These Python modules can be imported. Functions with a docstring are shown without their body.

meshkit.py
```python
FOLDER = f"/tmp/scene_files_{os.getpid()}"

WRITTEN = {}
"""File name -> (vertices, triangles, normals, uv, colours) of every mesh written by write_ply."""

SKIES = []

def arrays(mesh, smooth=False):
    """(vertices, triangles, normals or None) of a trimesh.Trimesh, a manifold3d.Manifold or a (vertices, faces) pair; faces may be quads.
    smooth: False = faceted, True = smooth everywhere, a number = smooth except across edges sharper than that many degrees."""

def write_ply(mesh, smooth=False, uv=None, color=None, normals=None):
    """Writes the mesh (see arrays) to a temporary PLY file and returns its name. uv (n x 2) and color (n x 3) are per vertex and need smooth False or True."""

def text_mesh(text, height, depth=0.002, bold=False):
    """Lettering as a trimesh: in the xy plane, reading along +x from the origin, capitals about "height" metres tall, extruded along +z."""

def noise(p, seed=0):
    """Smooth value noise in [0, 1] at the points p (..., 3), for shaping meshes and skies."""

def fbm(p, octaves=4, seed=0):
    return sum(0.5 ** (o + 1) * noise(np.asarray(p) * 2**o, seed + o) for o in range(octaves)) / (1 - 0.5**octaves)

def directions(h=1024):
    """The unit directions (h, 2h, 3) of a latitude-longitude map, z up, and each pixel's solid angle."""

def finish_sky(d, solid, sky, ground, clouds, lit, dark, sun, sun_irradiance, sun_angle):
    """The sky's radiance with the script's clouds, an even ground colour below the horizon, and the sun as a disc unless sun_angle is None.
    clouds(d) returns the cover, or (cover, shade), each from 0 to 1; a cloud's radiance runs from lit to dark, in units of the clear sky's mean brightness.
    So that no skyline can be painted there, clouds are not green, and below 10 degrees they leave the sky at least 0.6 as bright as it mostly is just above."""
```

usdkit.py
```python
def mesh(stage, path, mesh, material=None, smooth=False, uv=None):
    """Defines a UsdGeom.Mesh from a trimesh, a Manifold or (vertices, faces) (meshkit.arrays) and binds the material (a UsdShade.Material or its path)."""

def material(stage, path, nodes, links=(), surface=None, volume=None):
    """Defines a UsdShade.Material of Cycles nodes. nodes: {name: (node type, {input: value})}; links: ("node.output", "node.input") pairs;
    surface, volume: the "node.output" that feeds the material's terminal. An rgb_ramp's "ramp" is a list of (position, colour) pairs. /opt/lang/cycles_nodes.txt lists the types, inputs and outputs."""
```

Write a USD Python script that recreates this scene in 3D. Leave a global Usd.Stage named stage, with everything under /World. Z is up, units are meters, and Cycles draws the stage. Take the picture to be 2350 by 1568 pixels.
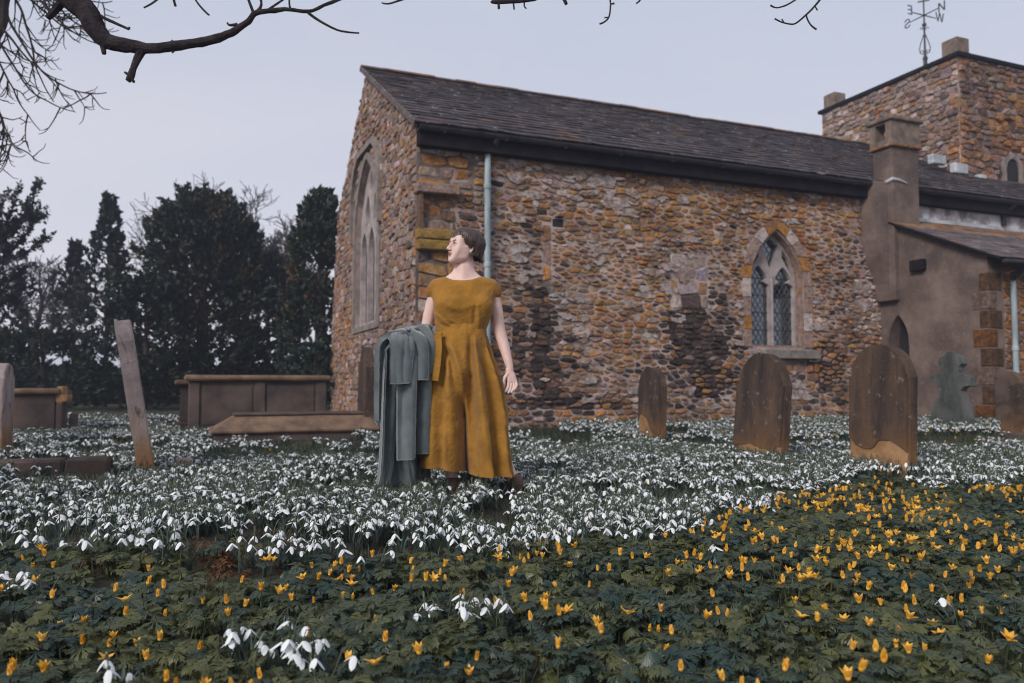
import math, random
import numpy as np, trimesh, manifold3d as m3, shapely
from shapely.geometry import Polygon, Point, box as sbox
from shapely import affinity
from scipy.spatial import Voronoi
import usdkit, meshkit
from pxr import Usd, UsdGeom, UsdLux, UsdShade, Sdf, Gf, Vt

stage = Usd.Stage.CreateInMemory()
UsdGeom.SetStageUpAxis(stage, 'Z'); UsdGeom.SetStageMetersPerUnit(stage, 1.0)
UsdGeom.Xform.Define(stage, '/World')

# ------------------------------------------------------------------ camera
FPX, CU, CV = 1800.0, 1175.0, 784.0          # focal length and centre in pixels of a 2350 wide picture
HC = 0.73                                    # camera height
PITCH = math.atan(96 / FPX)
cam = UsdGeom.Camera.Define(stage, '/World/camera')
cam.AddTranslateOp().Set((0, 0, HC))
cam.AddRotateXOp().Set(90 + math.degrees(PITCH))
cam.CreateHorizontalApertureAttr(36.0); cam.CreateVerticalApertureAttr(24.0)
cam.CreateFocalLengthAttr(36.0 * FPX / 2350)
cam.CreateFocusDistanceAttr(3.1); cam.CreateFStopAttr(3.0)
cam.CreateExposureAttr(1.02)

# ------------------------------------------------------------------ sky and the veiled sun
SUN_AZ, SUN_EL = math.radians(-146), math.radians(34)    # azimuth clockwise from +y: behind the camera, to the left
SUNV = np.array([math.sin(SUN_AZ) * math.cos(SUN_EL), math.cos(SUN_AZ) * math.cos(SUN_EL), math.sin(SUN_EL)])
sky_mat = usdkit.material(stage, '/World/Looks/sky_air', {
    'tc': ('texture_coordinate', {}),
    'sky': ('sky_texture', {'sky_type': 'single_scattering', 'sun_disc': False, 'sun_elevation': SUN_EL, 'sun_rotation': SUN_AZ, 'aerosol_density': 1.5}),
    'map': ('mapping', {'scale': (1.0, 1.0, 2.6)}),
    'n': ('noise_texture', {'scale': 1.1, 'detail': 5.0, 'roughness': .55, 'distortion': .4}),
    'z': ('separate_xyz', {}), 'h': ('map_range', {'from_min': 0.0, 'from_max': .52, 'to_min': 0.0, 'to_max': .8, 'clamp': True}),
    'nn': ('math', {'math_type': 'multiply_add', 'value2': .8, 'value3': -.36}), 'ad': ('math', {'math_type': 'add'}),
    'veil': ('rgb_ramp', {'ramp': [(0.0, (7.0, 6.65, 7.0)), (.35, (6.2, 6.0, 6.65)), (.62, (5.2, 5.4, 6.25)), (1.0, (4.35, 4.95, 6.0))]}),
    'mx': ('mix_color', {'fac': 0.88, 'use_clamp': False}),
    'bg': ('background_shader', {'strength': 0.061})},
    [('tc.generated', 'map.vector'), ('map.vector', 'n.vector'), ('tc.generated', 'z.vector'), ('z.z', 'h.value'), ('n.fac', 'nn.value1'), ('nn.value', 'ad.value1'), ('h.result', 'ad.value2'), ('ad.value', 'veil.fac'), ('sky.color', 'mx.a'), ('veil.color', 'mx.b'), ('mx.result', 'bg.color')], surface='bg.background')
dome = UsdLux.DomeLight.Define(stage, '/World/sky')
UsdShade.MaterialBindingAPI.Apply(dome.GetPrim()).Bind(sky_mat)
dome.GetPrim().SetCustomDataByKey('kind', 'structure')
sun = UsdLux.DistantLight.Define(stage, '/World/sun')
sun.CreateIntensityAttr(0.40); sun.CreateAngleAttr(20.0); sun.CreateNormalizeAttr(True) if hasattr(sun, 'CreateNormalizeAttr') else None
sun.CreateColorAttr((1.0, 0.93, 0.86))
sun.AddRotateXYZOp().Set((math.degrees(math.pi / 2 - SUN_EL), 0, math.degrees(-SUN_AZ) + 180))

# ------------------------------------------------------------------ helpers
NAMES = {}
def path_for(name, parent=None):
    base = (str(parent.GetPath()) if parent is not None else '/World') + '/' + name
    k = NAMES.get(base, -1) + 1; NAMES[base] = k
    return base if k == 0 else f'{base}_{k:03d}'

def tag(prim, label=None, cat=None, group=None, kind=None):
    p = prim.GetPrim() if hasattr(prim, 'GetPrim') else prim
    for k, v in (('label', label), ('category', cat), ('group', group), ('kind', kind)):
        if v: p.SetCustomDataByKey(k, v)
    return p

def thing(name, label=None, cat=None, loc=(0, 0, 0), rotz=0.0, group=None, kind=None):
    x = UsdGeom.Xform.Define(stage, path_for(name))
    x.AddTranslateOp().Set(tuple(map(float, loc))); x.AddRotateZOp().Set(float(rotz))
    return tag(x, label, cat, group, kind)

def obj(name, mesh, mat, parent=None, smooth=False, label=None, cat=None, group=None, kind=None, tone=None):
    """one Mesh prim; tone = per vertex colours read by the material's attribute node (only with smooth False or True)"""
    m = usdkit.mesh(stage, path_for(name, parent), mesh, MAT[mat] if isinstance(mat, str) else mat, smooth=smooth)
    if tone is not None:
        t = np.asarray(tone, np.float32)
        n = len(m.GetPointsAttr().Get())
        if t.ndim == 1: t = np.tile(t, (n, 1))
        UsdGeom.PrimvarsAPI(m).CreatePrimvar('tone', Sdf.ValueTypeNames.Color3fArray, 'vertex').Set(Vt.Vec3fArray.FromNumpy(t))
    return tag(m, label, cat, group, kind)

def copy_of(root, name, loc, rotz=0.0, scale=1.0, tilt=(0, 0), label=None, cat=None, group=None):
    x = UsdGeom.Xform.Define(stage, path_for(name))
    x.AddTranslateOp().Set(tuple(map(float, loc)))
    x.AddRotateXYZOp().Set((float(tilt[0]), float(tilt[1]), float(rotz)))
    x.AddScaleOp().Set((float(scale),) * 3)
    p = x.GetPrim(); p.GetReferences().AddInternalReference(root.GetPath()); p.SetInstanceable(True)
    return tag(p, label, cat, group)

def px(u, v, Y):
    """the world point that stands Y metres ahead of the camera at pixel (u, v) of the 2350 wide picture"""
    a, b = (u - CU) / FPX, (CV - v) / FPX
    d = np.array([a, math.cos(PITCH) - b * math.sin(PITCH), math.sin(PITCH) + b * math.cos(PITCH)])
    return np.array([0, 0, HC]) + d * (Y / d[1])

def proj(P):
    P = np.asarray(P, float) - [0, 0, HC]
    c, s = math.cos(PITCH), math.sin(PITCH)
    zf, yu = P[..., 1] * c + P[..., 2] * s, -P[..., 1] * s + P[..., 2] * c
    zf = np.maximum(zf, 1e-3)
    return CU + FPX * P[..., 0] / zf, CV - FPX * yu / zf, zf

def cat_m(ms):
    vs, fs, n = [], [], 0
    for m in ms:
        v, f = (np.asarray(m[0], float), np.asarray(m[1], int)) if isinstance(m, (tuple, list)) else (np.asarray(m.vertices), np.asarray(m.faces))
        if f.shape[1] == 4: f = np.vstack([f[:, [0, 1, 2]], f[:, [0, 2, 3]]])
        vs.append(v); fs.append(f + n); n += len(v)
    return np.vstack(vs), np.vstack(fs)

def tm(x):
    if isinstance(x, trimesh.Trimesh): return x
    if hasattr(x, 'to_mesh'):
        q = x.to_mesh(); return trimesh.Trimesh(np.array(q.vert_properties[:, :3]), np.array(q.tri_verts), process=False)
    return trimesh.Trimesh(x[0], x[1], process=False)

def bx(lo, hi, bevel=0.0):
    lo, hi = np.minimum(lo, hi).astype(float), np.maximum(lo, hi).astype(float)
    if bevel <= 0:
        m = trimesh.creation.box(extents=hi - lo); m.apply_translation((lo + hi) / 2); return np.array(m.vertices), np.array(m.faces)
    pts = []
    for k in range(3):
        for c in np.ndindex(2, 2, 2):
            p = np.where(np.array(c) == 1, hi, lo)
            off = np.where(np.array(c) == 1, -bevel, bevel); off[k] = 0
            pts.append(p + off)
    h = trimesh.convex.convex_hull(np.array(pts)); return np.array(h.vertices), np.array(h.faces)

def frame_tube(path, radii, sides=8, flat=1.0, close=True):
    """a tapering tube along a polyline"""
    p = np.asarray(path, float); n = len(p)
    r = np.broadcast_to(np.asarray(radii, float), (n,))
    t = np.gradient(p, axis=0); t /= np.linalg.norm(t, axis=1, keepdims=True) + 1e-12
    ref = np.array([0, 0, 1.0]) if abs(t[:, 2].mean()) < .8 else np.array([1.0, 0, 0])
    a = np.cross(t, ref); a /= np.linalg.norm(a, axis=1, keepdims=True) + 1e-12
    b = np.cross(t, a)
    an = np.arange(sides) * 2 * np.pi / sides
    v = p[:, None] + r[:, None, None] * (np.cos(an)[None, :, None] * a[:, None] * flat + np.sin(an)[None, :, None] * b[:, None])
    i, j = np.meshgrid(np.arange(n - 1), np.arange(sides), indexing='ij')
    q = np.stack([i * sides + j, i * sides + (j + 1) % sides, (i + 1) * sides + (j + 1) % sides, (i + 1) * sides + j], -1).reshape(-1, 4)
    f = np.vstack([q[:, [0, 1, 2]], q[:, [0, 2, 3]]])
    v = v.reshape(-1, 3)
    if close:
        k = len(v); v = np.vstack([v, p[:1], p[-1:]])
        e = np.arange(sides)
        f = np.vstack([f, np.stack([np.full(sides, k), (e + 1) % sides, e], 1), np.stack([np.full(sides, k + 1), (n - 1) * sides + e, (n - 1) * sides + (e + 1) % sides], 1)])
    return v, f

def extrude(poly, depth, axis='y', at=0.0):
    """a shapely polygon in (x, z) extruded along +y from y = at; or in (y, z) along +x"""
    parts = getattr(poly, 'geoms', [poly])
    out = []
    for g in parts:
        if g.area < 1e-6: continue
        m = trimesh.creation.extrude_polygon(g, depth, engine='earcut')
        v = np.array(m.vertices)
        if axis == 'y': out.append((np.stack([v[:, 0], at + v[:, 2], v[:, 1]], 1), np.array(m.faces)[:, ::-1]))
        else: out.append((np.stack([at + v[:, 2], v[:, 0], v[:, 1]], 1), np.array(m.faces)))
    return cat_m(out)

def ball(c, r, n=10):
    s = m3.Manifold.sphere(1.0, n).scale(tuple(np.broadcast_to(r, 3).astype(float))); return s.translate(tuple(map(float, c)))
def hull(*balls):
    return m3.Manifold.batch_hull([b if isinstance(b, m3.Manifold) else ball(*b) for b in balls])
def chain(pts, n=12):
    """hulls along joints ((x, y, z), r)"""
    return m3.Manifold.batch_boolean([hull((pts[k][0], pts[k][1], n), (pts[k + 1][0], pts[k + 1][1], n)) for k in range(len(pts) - 1)], m3.OpType.Add)
def union(ms): return m3.Manifold.batch_boolean(list(ms), m3.OpType.Add)
def soften(m, length, it=8, lamb=.5):
    t = tm(m.refine_to_length(length)); t.merge_vertices()
    trimesh.smoothing.filter_taubin(t, lamb=lamb, nu=lamb + .03, iterations=it); return t

def bez(P, R, n=5):
    """rounded polyline: Catmull-Rom through the points"""
    P, R = np.asarray(P), np.asarray(R); k = np.arange(len(P)); from_ = np.linspace(0, len(P) - 1, (len(P) - 1) * n + 1)
    from scipy.interpolate import PchipInterpolator
    return np.stack([PchipInterpolator(k, P[:, c])(from_) for c in range(3)], 1), np.interp(from_, k, R)

def melt(m, length, it=10, lamb=.5):
    """refine, then relax: rounds off everything smaller than a few edge lengths"""
    t = tm(m.refine_to_length(length)); t.merge_vertices()
    trimesh.smoothing.filter_laplacian(t, lamb=lamb, iterations=it); return t
def as_manifold(v, f):
    t = trimesh.Trimesh(v, f, process=True); t.merge_vertices(); t.fix_normals()
    return m3.Manifold(m3.Mesh(np.asarray(t.vertices, np.float32), np.asarray(t.faces, np.uint32)))

def rough(t, amp, freq, seed=0, oct=3):
    """push a mesh's vertices about by smooth noise"""
    v, f = (np.array(t[0], float), t[1]) if isinstance(t, tuple) else (np.array(t.vertices), np.array(t.faces))
    d = np.stack([meshkit.fbm(v * freq + 37.1 * k, oct, seed + 5 * k) for k in range(3)], 1) - .5
    return v + d * 2 * amp, f

# ------------------------------------------------------------------ materials
MAT = {}
def simple(name, c1, c2=None, scale=6.0, detail=4.0, rough_=0.85, bump=0.0, bscale=None, spec=0.3, lo=.35, hi=.65, stretch=(1, 1, 1), sheen=0, extra=None, tone=False, coord='position', bdist=.02):
    """two colours mixed by noise, optional third colour in patches (extra = (colour, scale, from, to)), optional fine relief"""
    N = {'p': ('principled_bsdf', {'roughness': rough_, 'specular_ior_level': spec, 'sheen_weight': sheen})}
    L = []
    N['g'] = ('geometry', {}); src = 'g.position'
    if coord == 'object': N['t'] = ('texture_coordinate', {}); src = 't.object'
    N['m'] = ('mapping', {'scale': stretch}); L.append((src, 'm.vector'))
    N['n'] = ('noise_texture', {'scale': scale, 'detail': detail, 'roughness': .6}); L.append(('m.vector', 'n.vector'))
    if tone:
        N['a'] = ('attribute', {'attribute': 'tone'})
        N['r'] = ('rgb_ramp', {'ramp': [(lo, c1), (hi, c2)]}); L.append(('n.fac', 'r.fac'))
        N['x'] = ('mix_color', {'blend_type': 'multiply', 'fac': 1.0, 'use_clamp': False}); L += [('a.color', 'x.a'), ('r.color', 'x.b')]
        out = 'x.result'
    else:
        N['r'] = ('rgb_ramp', {'ramp': [(lo, c1), (hi, c2 or c1)]}); L.append(('n.fac', 'r.fac')); out = 'r.color'
    for k, e in enumerate(extra or []):
        N[f'en{k}'] = ('noise_texture', {'scale': e[1], 'detail': 5.0, 'roughness': .65}); L.append(('m.vector', f'en{k}.vector'))
        N[f'er{k}'] = ('map_range', {'from_min': e[2], 'from_max': e[3], 'to_min': 0.0, 'to_max': e[4] if len(e) > 4 else 1.0, 'clamp': True}); L.append((f'en{k}.fac', f'er{k}.value'))
        N[f'ex{k}'] = ('mix_color', {'b': e[0]}); L += [(f'er{k}.result', f'ex{k}.fac'), (out, f'ex{k}.a')]; out = f'ex{k}.result'
    L.append((out, 'p.base_color'))
    if bump:
        N['bn'] = ('noise_texture', {'scale': bscale or scale * 5, 'detail': 5.0, 'roughness': .65}); L.append(('m.vector', 'bn.vector'))
        N['b'] = ('bump', {'strength': bump, 'distance': bdist}); L += [('bn.fac', 'b.height'), ('b.normal', 'p.normal')]
    MAT[name] = usdkit.material(stage, '/World/Looks/' + name, N, L, surface='p.BSDF'); return MAT[name]

def leafy(name, c1, c2, trans=.35, rough_=.5, spec=.4, scale=None):
    """thin leaves: colour varies from plant to plant, light passes through"""
    N = {'o': ('object_info', {}), 'g': ('geometry', {}), 'n': ('noise_texture', {'scale': scale or 3.0, 'detail': 2.0}), 'ad': ('math', {'math_type': 'add'}), 'hf': ('math', {'math_type': 'multiply', 'value2': .5}),
         'r': ('rgb_ramp', {'ramp': [(.25, c1), (.75, c2)]}), 'p': ('principled_bsdf', {'roughness': rough_, 'specular_ior_level': spec}), 't': ('translucent_bsdf', {}), 'x': ('mix_closure', {'fac': trans})}
    L = [('g.position', 'n.vector'), ('o.random', 'ad.value1'), ('n.fac', 'ad.value2'), ('ad.value', 'hf.value1'), ('hf.value', 'r.fac'), ('r.color', 'p.base_color'), ('r.color', 't.color'), ('p.BSDF', 'x.closure1'), ('t.BSDF', 'x.closure2')]
    MAT[name] = usdkit.material(stage, '/World/Looks/' + name, N, L, surface='x.closure'); return MAT[name]

simple('soil', (.018, .015, .014), (.040, .031, .024), scale=3, bump=.6, bscale=40, extra=[((.034, .042, .018), 1.3, .44, .58), ((.10, .045, .022), 4, .62, .74, .7)])
simple('wall_stone', (.62, .60, .62), (1.45, 1.4, 1.35), scale=11, lo=.3, hi=.7, tone=True, bump=.9, bscale=26, bdist=.03, rough_=.92, spec=.15,
       extra=[((.31, .155, .036), 5, .56, .66, .55), ((.33, .25, .215), 4.0, .57, .64, .55), ((.045, .034, .036), 7, .60, .68, .65), ((.42, .35, .32), 15, .60, .68, .6)])
simple('mortar', (.20, .155, .14), (.40, .325, .30), scale=2.6, lo=.38, hi=.60, bump=.8, bscale=45, bdist=.02, rough_=.95, spec=.1, extra=[((.07, .055, .055), 1.1, .52, .66, .8)])
simple('dark_stone', (.6, .6, .6), (1.6, 1.5, 1.4), scale=14, tone=True, bump=.9, bscale=30, bdist=.03, rough_=.95, spec=.1, extra=[((.16, .13, .125), 12, .64, .72, .6), ((.10, .055, .025), 5, .62, .72, .5)])
simple('dark_mortar', (.030, .024, .025), (.075, .058, .055), scale=6, bump=.7, bscale=45, rough_=.95, spec=.1)
simple('limewash', (.22, .18, .17), (.40, .35, .345), scale=9, lo=.38, hi=.62, bump=.8, bscale=35, rough_=.95, spec=.1, extra=[((.22, .11, .04), 10, .50, .62, .8), ((.12, .085, .075), 16, .54, .64, .7)])
simple('grey_stone', (.13, .115, .11), (.25, .21, .19), scale=6, bump=.5, bscale=50, bdist=.01, rough_=.9, spec=.15, extra=[((.25, .13, .05), 3, .6, .72, .6)])
simple('pale_stone', (.21, .185, .185), (.36, .315, .31), scale=5, bump=.5, bscale=40, bdist=.01, rough_=.9, spec=.15, extra=[((.36, .19, .06), 3, .6, .70, .6)])
simple('render_wall', (.115, .085, .075), (.21, .155, .135), scale=2.0, bump=1.0, bscale=60, bdist=.02, rough_=.95, spec=.1, extra=[((.06, .048, .048), .8, .50, .66, .7), ((.27, .225, .20), 26, .60, .68, .7), ((.06, .046, .044), 34, .58, .66, .6)])
simple('white_render', (.25, .22, .22), (.55, .56, .60), scale=3.0, lo=.42, hi=.56, bump=.6, bscale=30, rough_=.95, spec=.1)
simple('slate', (.6, .55, .6), (1.3, 1.15, 1.15), scale=5, tone=True, bump=.4, bscale=40, rough_=.8, spec=.2, extra=[((.070, .055, .052), 1.3, .54, .66, .6), ((.30, .28, .29), 7, .61, .67, .8), ((.20, .10, .04), 1.7, .60, .70, .7)])
simple('lead_white', (.26, .28, .31), (.46, .49, .52), scale=4, bump=.5, rough_=.8)
simple('dark_timber', (.010, .009, .012), (.020, .017, .020), scale=4, rough_=.95, spec=.04)  # dark timber; on the eaves its near-black paints in shade
simple('gutter_paint', (.018, .018, .023), (.042, .038, .042), scale=5, rough_=.7, spec=.15)
simple('pipe_paint', (.20, .25, .28), (.31, .37, .40), scale=7, stretch=(1, 1, .25), lo=.4, hi=.6, rough_=.5, extra=[((.12, .10, .09), 5, .62, .72, .8)])
simple('iron', (.018, .022, .028), (.035, .04, .045), scale=20, rough_=.5, spec=.5)
simple('dark_void', (.012, .012, .014), (.02, .018, .02), scale=3)
simple('lead_came', (.05, .055, .06), (.1, .11, .12), scale=12, rough_=.5)
MAT['pane'] = usdkit.material(stage, '/World/Looks/pane', {'f': ('fresnel', {'IOR': 1.5}), 'ad': ('math', {'math_type': 'add', 'value2': .08}), 't': ('transparent_bsdf', {'color': (.55, .58, .6)}), 'g': ('glossy_bsdf', {'color': (.8, .85, .9), 'roughness': .08}), 'x': ('mix_closure', {})},
    [('f.fac', 'ad.value1'), ('ad.value', 'x.fac'), ('t.BSDF', 'x.closure1'), ('g.BSDF', 'x.closure2')], surface='x.closure')
# ------------------------------------------------------------------ ground
rng = np.random.default_rng(7)
def ground_z(x, y):
    x, y = np.asarray(x, float), np.asarray(y, float)
    far = np.clip((y - 7) / 5, 0, 1); far = far * far * (3 - 2 * far)
    p = np.stack([x, y, 0 * x], -1)
    near = np.clip(1 - (np.hypot(x, y) - 14) / 40, 0.15, 1)
    return .08 * far + near * ((meshkit.fbm(p * .9, 3, 3) - .5) * .10 + (meshkit.fbm(p * 5, 2, 9) - .5) * .03)
def ground_grid(x0, x1, y0, y1, st):
    gx, gy = np.meshgrid(np.arange(x0, x1 + st / 2, st), np.arange(y0, y1 + st / 2, st), indexing='ij')
    n, m = gx.shape
    v = np.stack([gx, gy, ground_z(gx, gy)], -1).reshape(-1, 3)
    i, j = np.meshgrid(np.arange(n - 1), np.arange(m - 1), indexing='ij')
    q = np.stack([i * m + j, (i + 1) * m + j, (i + 1) * m + j + 1, i * m + j + 1], -1).reshape(-1, 4)
    return v, q
# one sheet: fine spacing near, coarse far (the axes carry uneven steps)
ax = np.unique(np.round(np.concatenate([-np.geomspace(16, 400, 14), np.arange(-16, 22.01, .16), np.geomspace(22, 400, 14)]), 3))
ay = np.unique(np.round(np.concatenate([-np.geomspace(2, 60, 8), np.arange(-2, 22.01, .16), np.geomspace(22, 500, 16)]), 3))
gx, gy = np.meshgrid(ax, ay, indexing='ij')
gv = np.stack([gx, gy, ground_z(gx, gy)], -1).reshape(-1, 3)
gi, gj = np.meshgrid(np.arange(len(ax) - 1), np.arange(len(ay) - 1), indexing='ij'); gm = len(ay)
gq = np.stack([gi * gm + gj, (gi + 1) * gm + gj, (gi + 1) * gm + gj + 1, gi * gm + gj + 1], -1).reshape(-1, 4)
obj('ground', (gv, gq), 'soil', smooth=True, kind='structure')

# ------------------------------------------------------------------ church: local s runs along the long wall, w into the building, z up
DX, DY = .9256, .3785
ROTC = math.degrees(math.atan2(DY, DX))
C0 = px(953, 962, 11.0); C0[2] = 0.0
D3, G3 = np.array([DX, DY, 0]), np.array([-DY, DX, 0])
def on_wall(u, v, w=0.0):
    """(s, z) where the ray through the pixel meets the plane w = const"""
    o = np.array([0, 0, HC]); r = px(u, v, 1.0) - o
    k = (w - (o - C0) @ G3) / (r @ G3); P = o + r * k
    return (P - C0) @ D3, P[2]
def on_gable(u, v, s=0.0):
    o = np.array([0, 0, HC]); r = px(u, v, 1.0) - o
    k = (s - (o - C0) @ D3) / (r @ D3); P = o + r * k
    return (P - C0) @ G3, P[2]
def CH(s, w, z): return C0 + D3 * s + G3 * w + np.array([0, 0, z])

church = thing('church', 'long rubble stone church with slate roof, tower and leaded window', 'church', C0, ROTC)
EAVE = on_wall(953, 281)[1]                     # underside of the slates at the wall
wr, RIDGE = on_gable(840, 166)
HALF = wr; WID = 2 * HALF
TS, TW0, TW1 = 13.0, 1.58, 5.70                 # tower east face and its two sides
TTOP = on_gable(2204, 128, TS)[1] + .10
print('eave', EAVE, 'ridge', wr, RIDGE, 'tower', TTOP)
SEND = 18.0
slope = (RIDGE - EAVE) / HALF

def rubble(region, cw, ch, seed, gap=.014, jit=.32, stretch=.95):
    """rubble stones as polygons in (x, z): stretched Voronoi cells in rough courses, clipped to the region"""
    r = np.random.default_rng(seed)
    x0, y0, x1, y1 = region.bounds
    pts, y = [], y0 - 2 * ch
    while y < y1 + 2 * ch:
        h = ch * r.uniform(.6, 1.35); x = x0 - 2 * cw - r.uniform(0, cw)
        while x < x1 + 2 * cw:
            wd = cw * r.choice([.45, .7, 1.0, 1.45], p=[.22, .33, .3, .15]) * r.uniform(.8, 1.2)
            pts.append((x + wd / 2, y + h / 2 + r.normal(0, jit * h * .5))); x += wd
        y += h
    pts = np.array(pts); k = cw / ch * stretch
    sp = pts * [1, k]
    vor = Voronoi(sp)
    out = []
    prep = shapely.prepared.prep(region)
    for i, reg in enumerate(vor.point_region):
        idx = vor.regions[reg]
        if -1 in idx or not idx: continue
        pg = Polygon(vor.vertices[idx] / [1, k])
        if not prep.intersects(pg): continue
        if not prep.contains(pg): pg = pg.intersection(region)
        pg = pg.buffer(-gap / 2 * r.uniform(.5, 1.6), join_style=2)
        pg = pg.buffer(-min(ch * .16, .02)).buffer(min(ch * .16, .02), quad_segs=2)
        for g in getattr(pg, 'geoms', [pg]):
            if g.geom_type == 'Polygon' and g.area > cw * ch * .06:
                out.append(Polygon(g.exterior).simplify(.006))
    return out

def stone_mesh(pg, r, proud, back=-.03):
    """one rough stone: outline, swollen face; (x, depth towards the viewer as -y, z)"""
    c = np.array(pg.exterior.coords)[:-1]
    if shapely.is_ccw(pg.exterior): c = c[::-1]
    n = len(c); m = c.mean(0)
    tx, tz = r.normal(0, .10), r.normal(0, .16)
    size = math.sqrt(pg.area)
    def lift(p, h): return np.stack([p[:, 0], -(h + (p[:, 0] - m[0]) * tx * .35 + (p[:, 1] - m[1]) * tz * .6), p[:, 1]], 1)
    a = np.stack([c[:, 0], np.full(n, -back), c[:, 1]], 1)
    b = lift(m + (c - m) * .985, proud * .45); d = lift(m + (c - m) * (1 - .22 * min(1, .05 / size + .3)), proud + r.normal(0, proud * .22, n) * .5)
    e = lift(m + (c - m) * .45, proud * 1.12 + r.normal(0, proud * .25, n) * .5)
    top = np.array([[m[0], -(proud * 1.15), m[1]]])
    v = np.vstack([a, b, d, e, top]); i = np.arange(n); j = (i + 1) % n
    f = []
    for k in range(3): f += [np.stack([k * n + i, (k + 1) * n + i, (k + 1) * n + j], 1), np.stack([k * n + i, (k + 1) * n + j, k * n + j], 1)]
    f.append(np.stack([3 * n + i, np.full(n, 4 * n), 3 * n + j], 1))
    return v, np.vstack(f)

PAL = dict(orange=(.26, .122, .032), rust=(.19, .088, .034), brown=(.125, .074, .048), dark=(.055, .043, .045), pink=(.21, .15, .13), pale=(.36, .31, .30), grey=(.17, .142, .145), olive=(.18, .115, .032), blue=(.24, .25, .28))
PK = list(PAL)
def zone_weights(u, v, zones, base):
    w = np.array([base.get(k, 0) for k in PK], float)
    for (zu, zv, ru, rv, mixw, amt) in zones:
        d = ((u - zu) / ru) ** 2 + ((v - zv) / rv) ** 2
        a = amt * math.exp(-d)
        t = np.array([mixw.get(k, 0) for k in PK], float); w = w * (1 - a) + a * t / t.sum() * w.sum()
    return w / w.sum()
def tone_at(P, r, zones, base, tell=False):
    u, v, _ = proj(P)
    w = zone_weights(u, v, zones, base); k = r.choice(len(PK), p=w)
    mean = sum(w[q] * np.array(PAL[PK[q]]) for q in range(len(PK)))
    t_ = 1.22 * (np.array(PAL[PK[k]]) * .66 + mean * .34) * r.uniform(.78, 1.22) * (1 + r.normal(0, .04, 3))
    if tell: return (np.array((.050, .038, .036)) * r.uniform(.6, 1.6), True) if PK[k] == 'dark' else (t_, False)
    return t_

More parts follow.
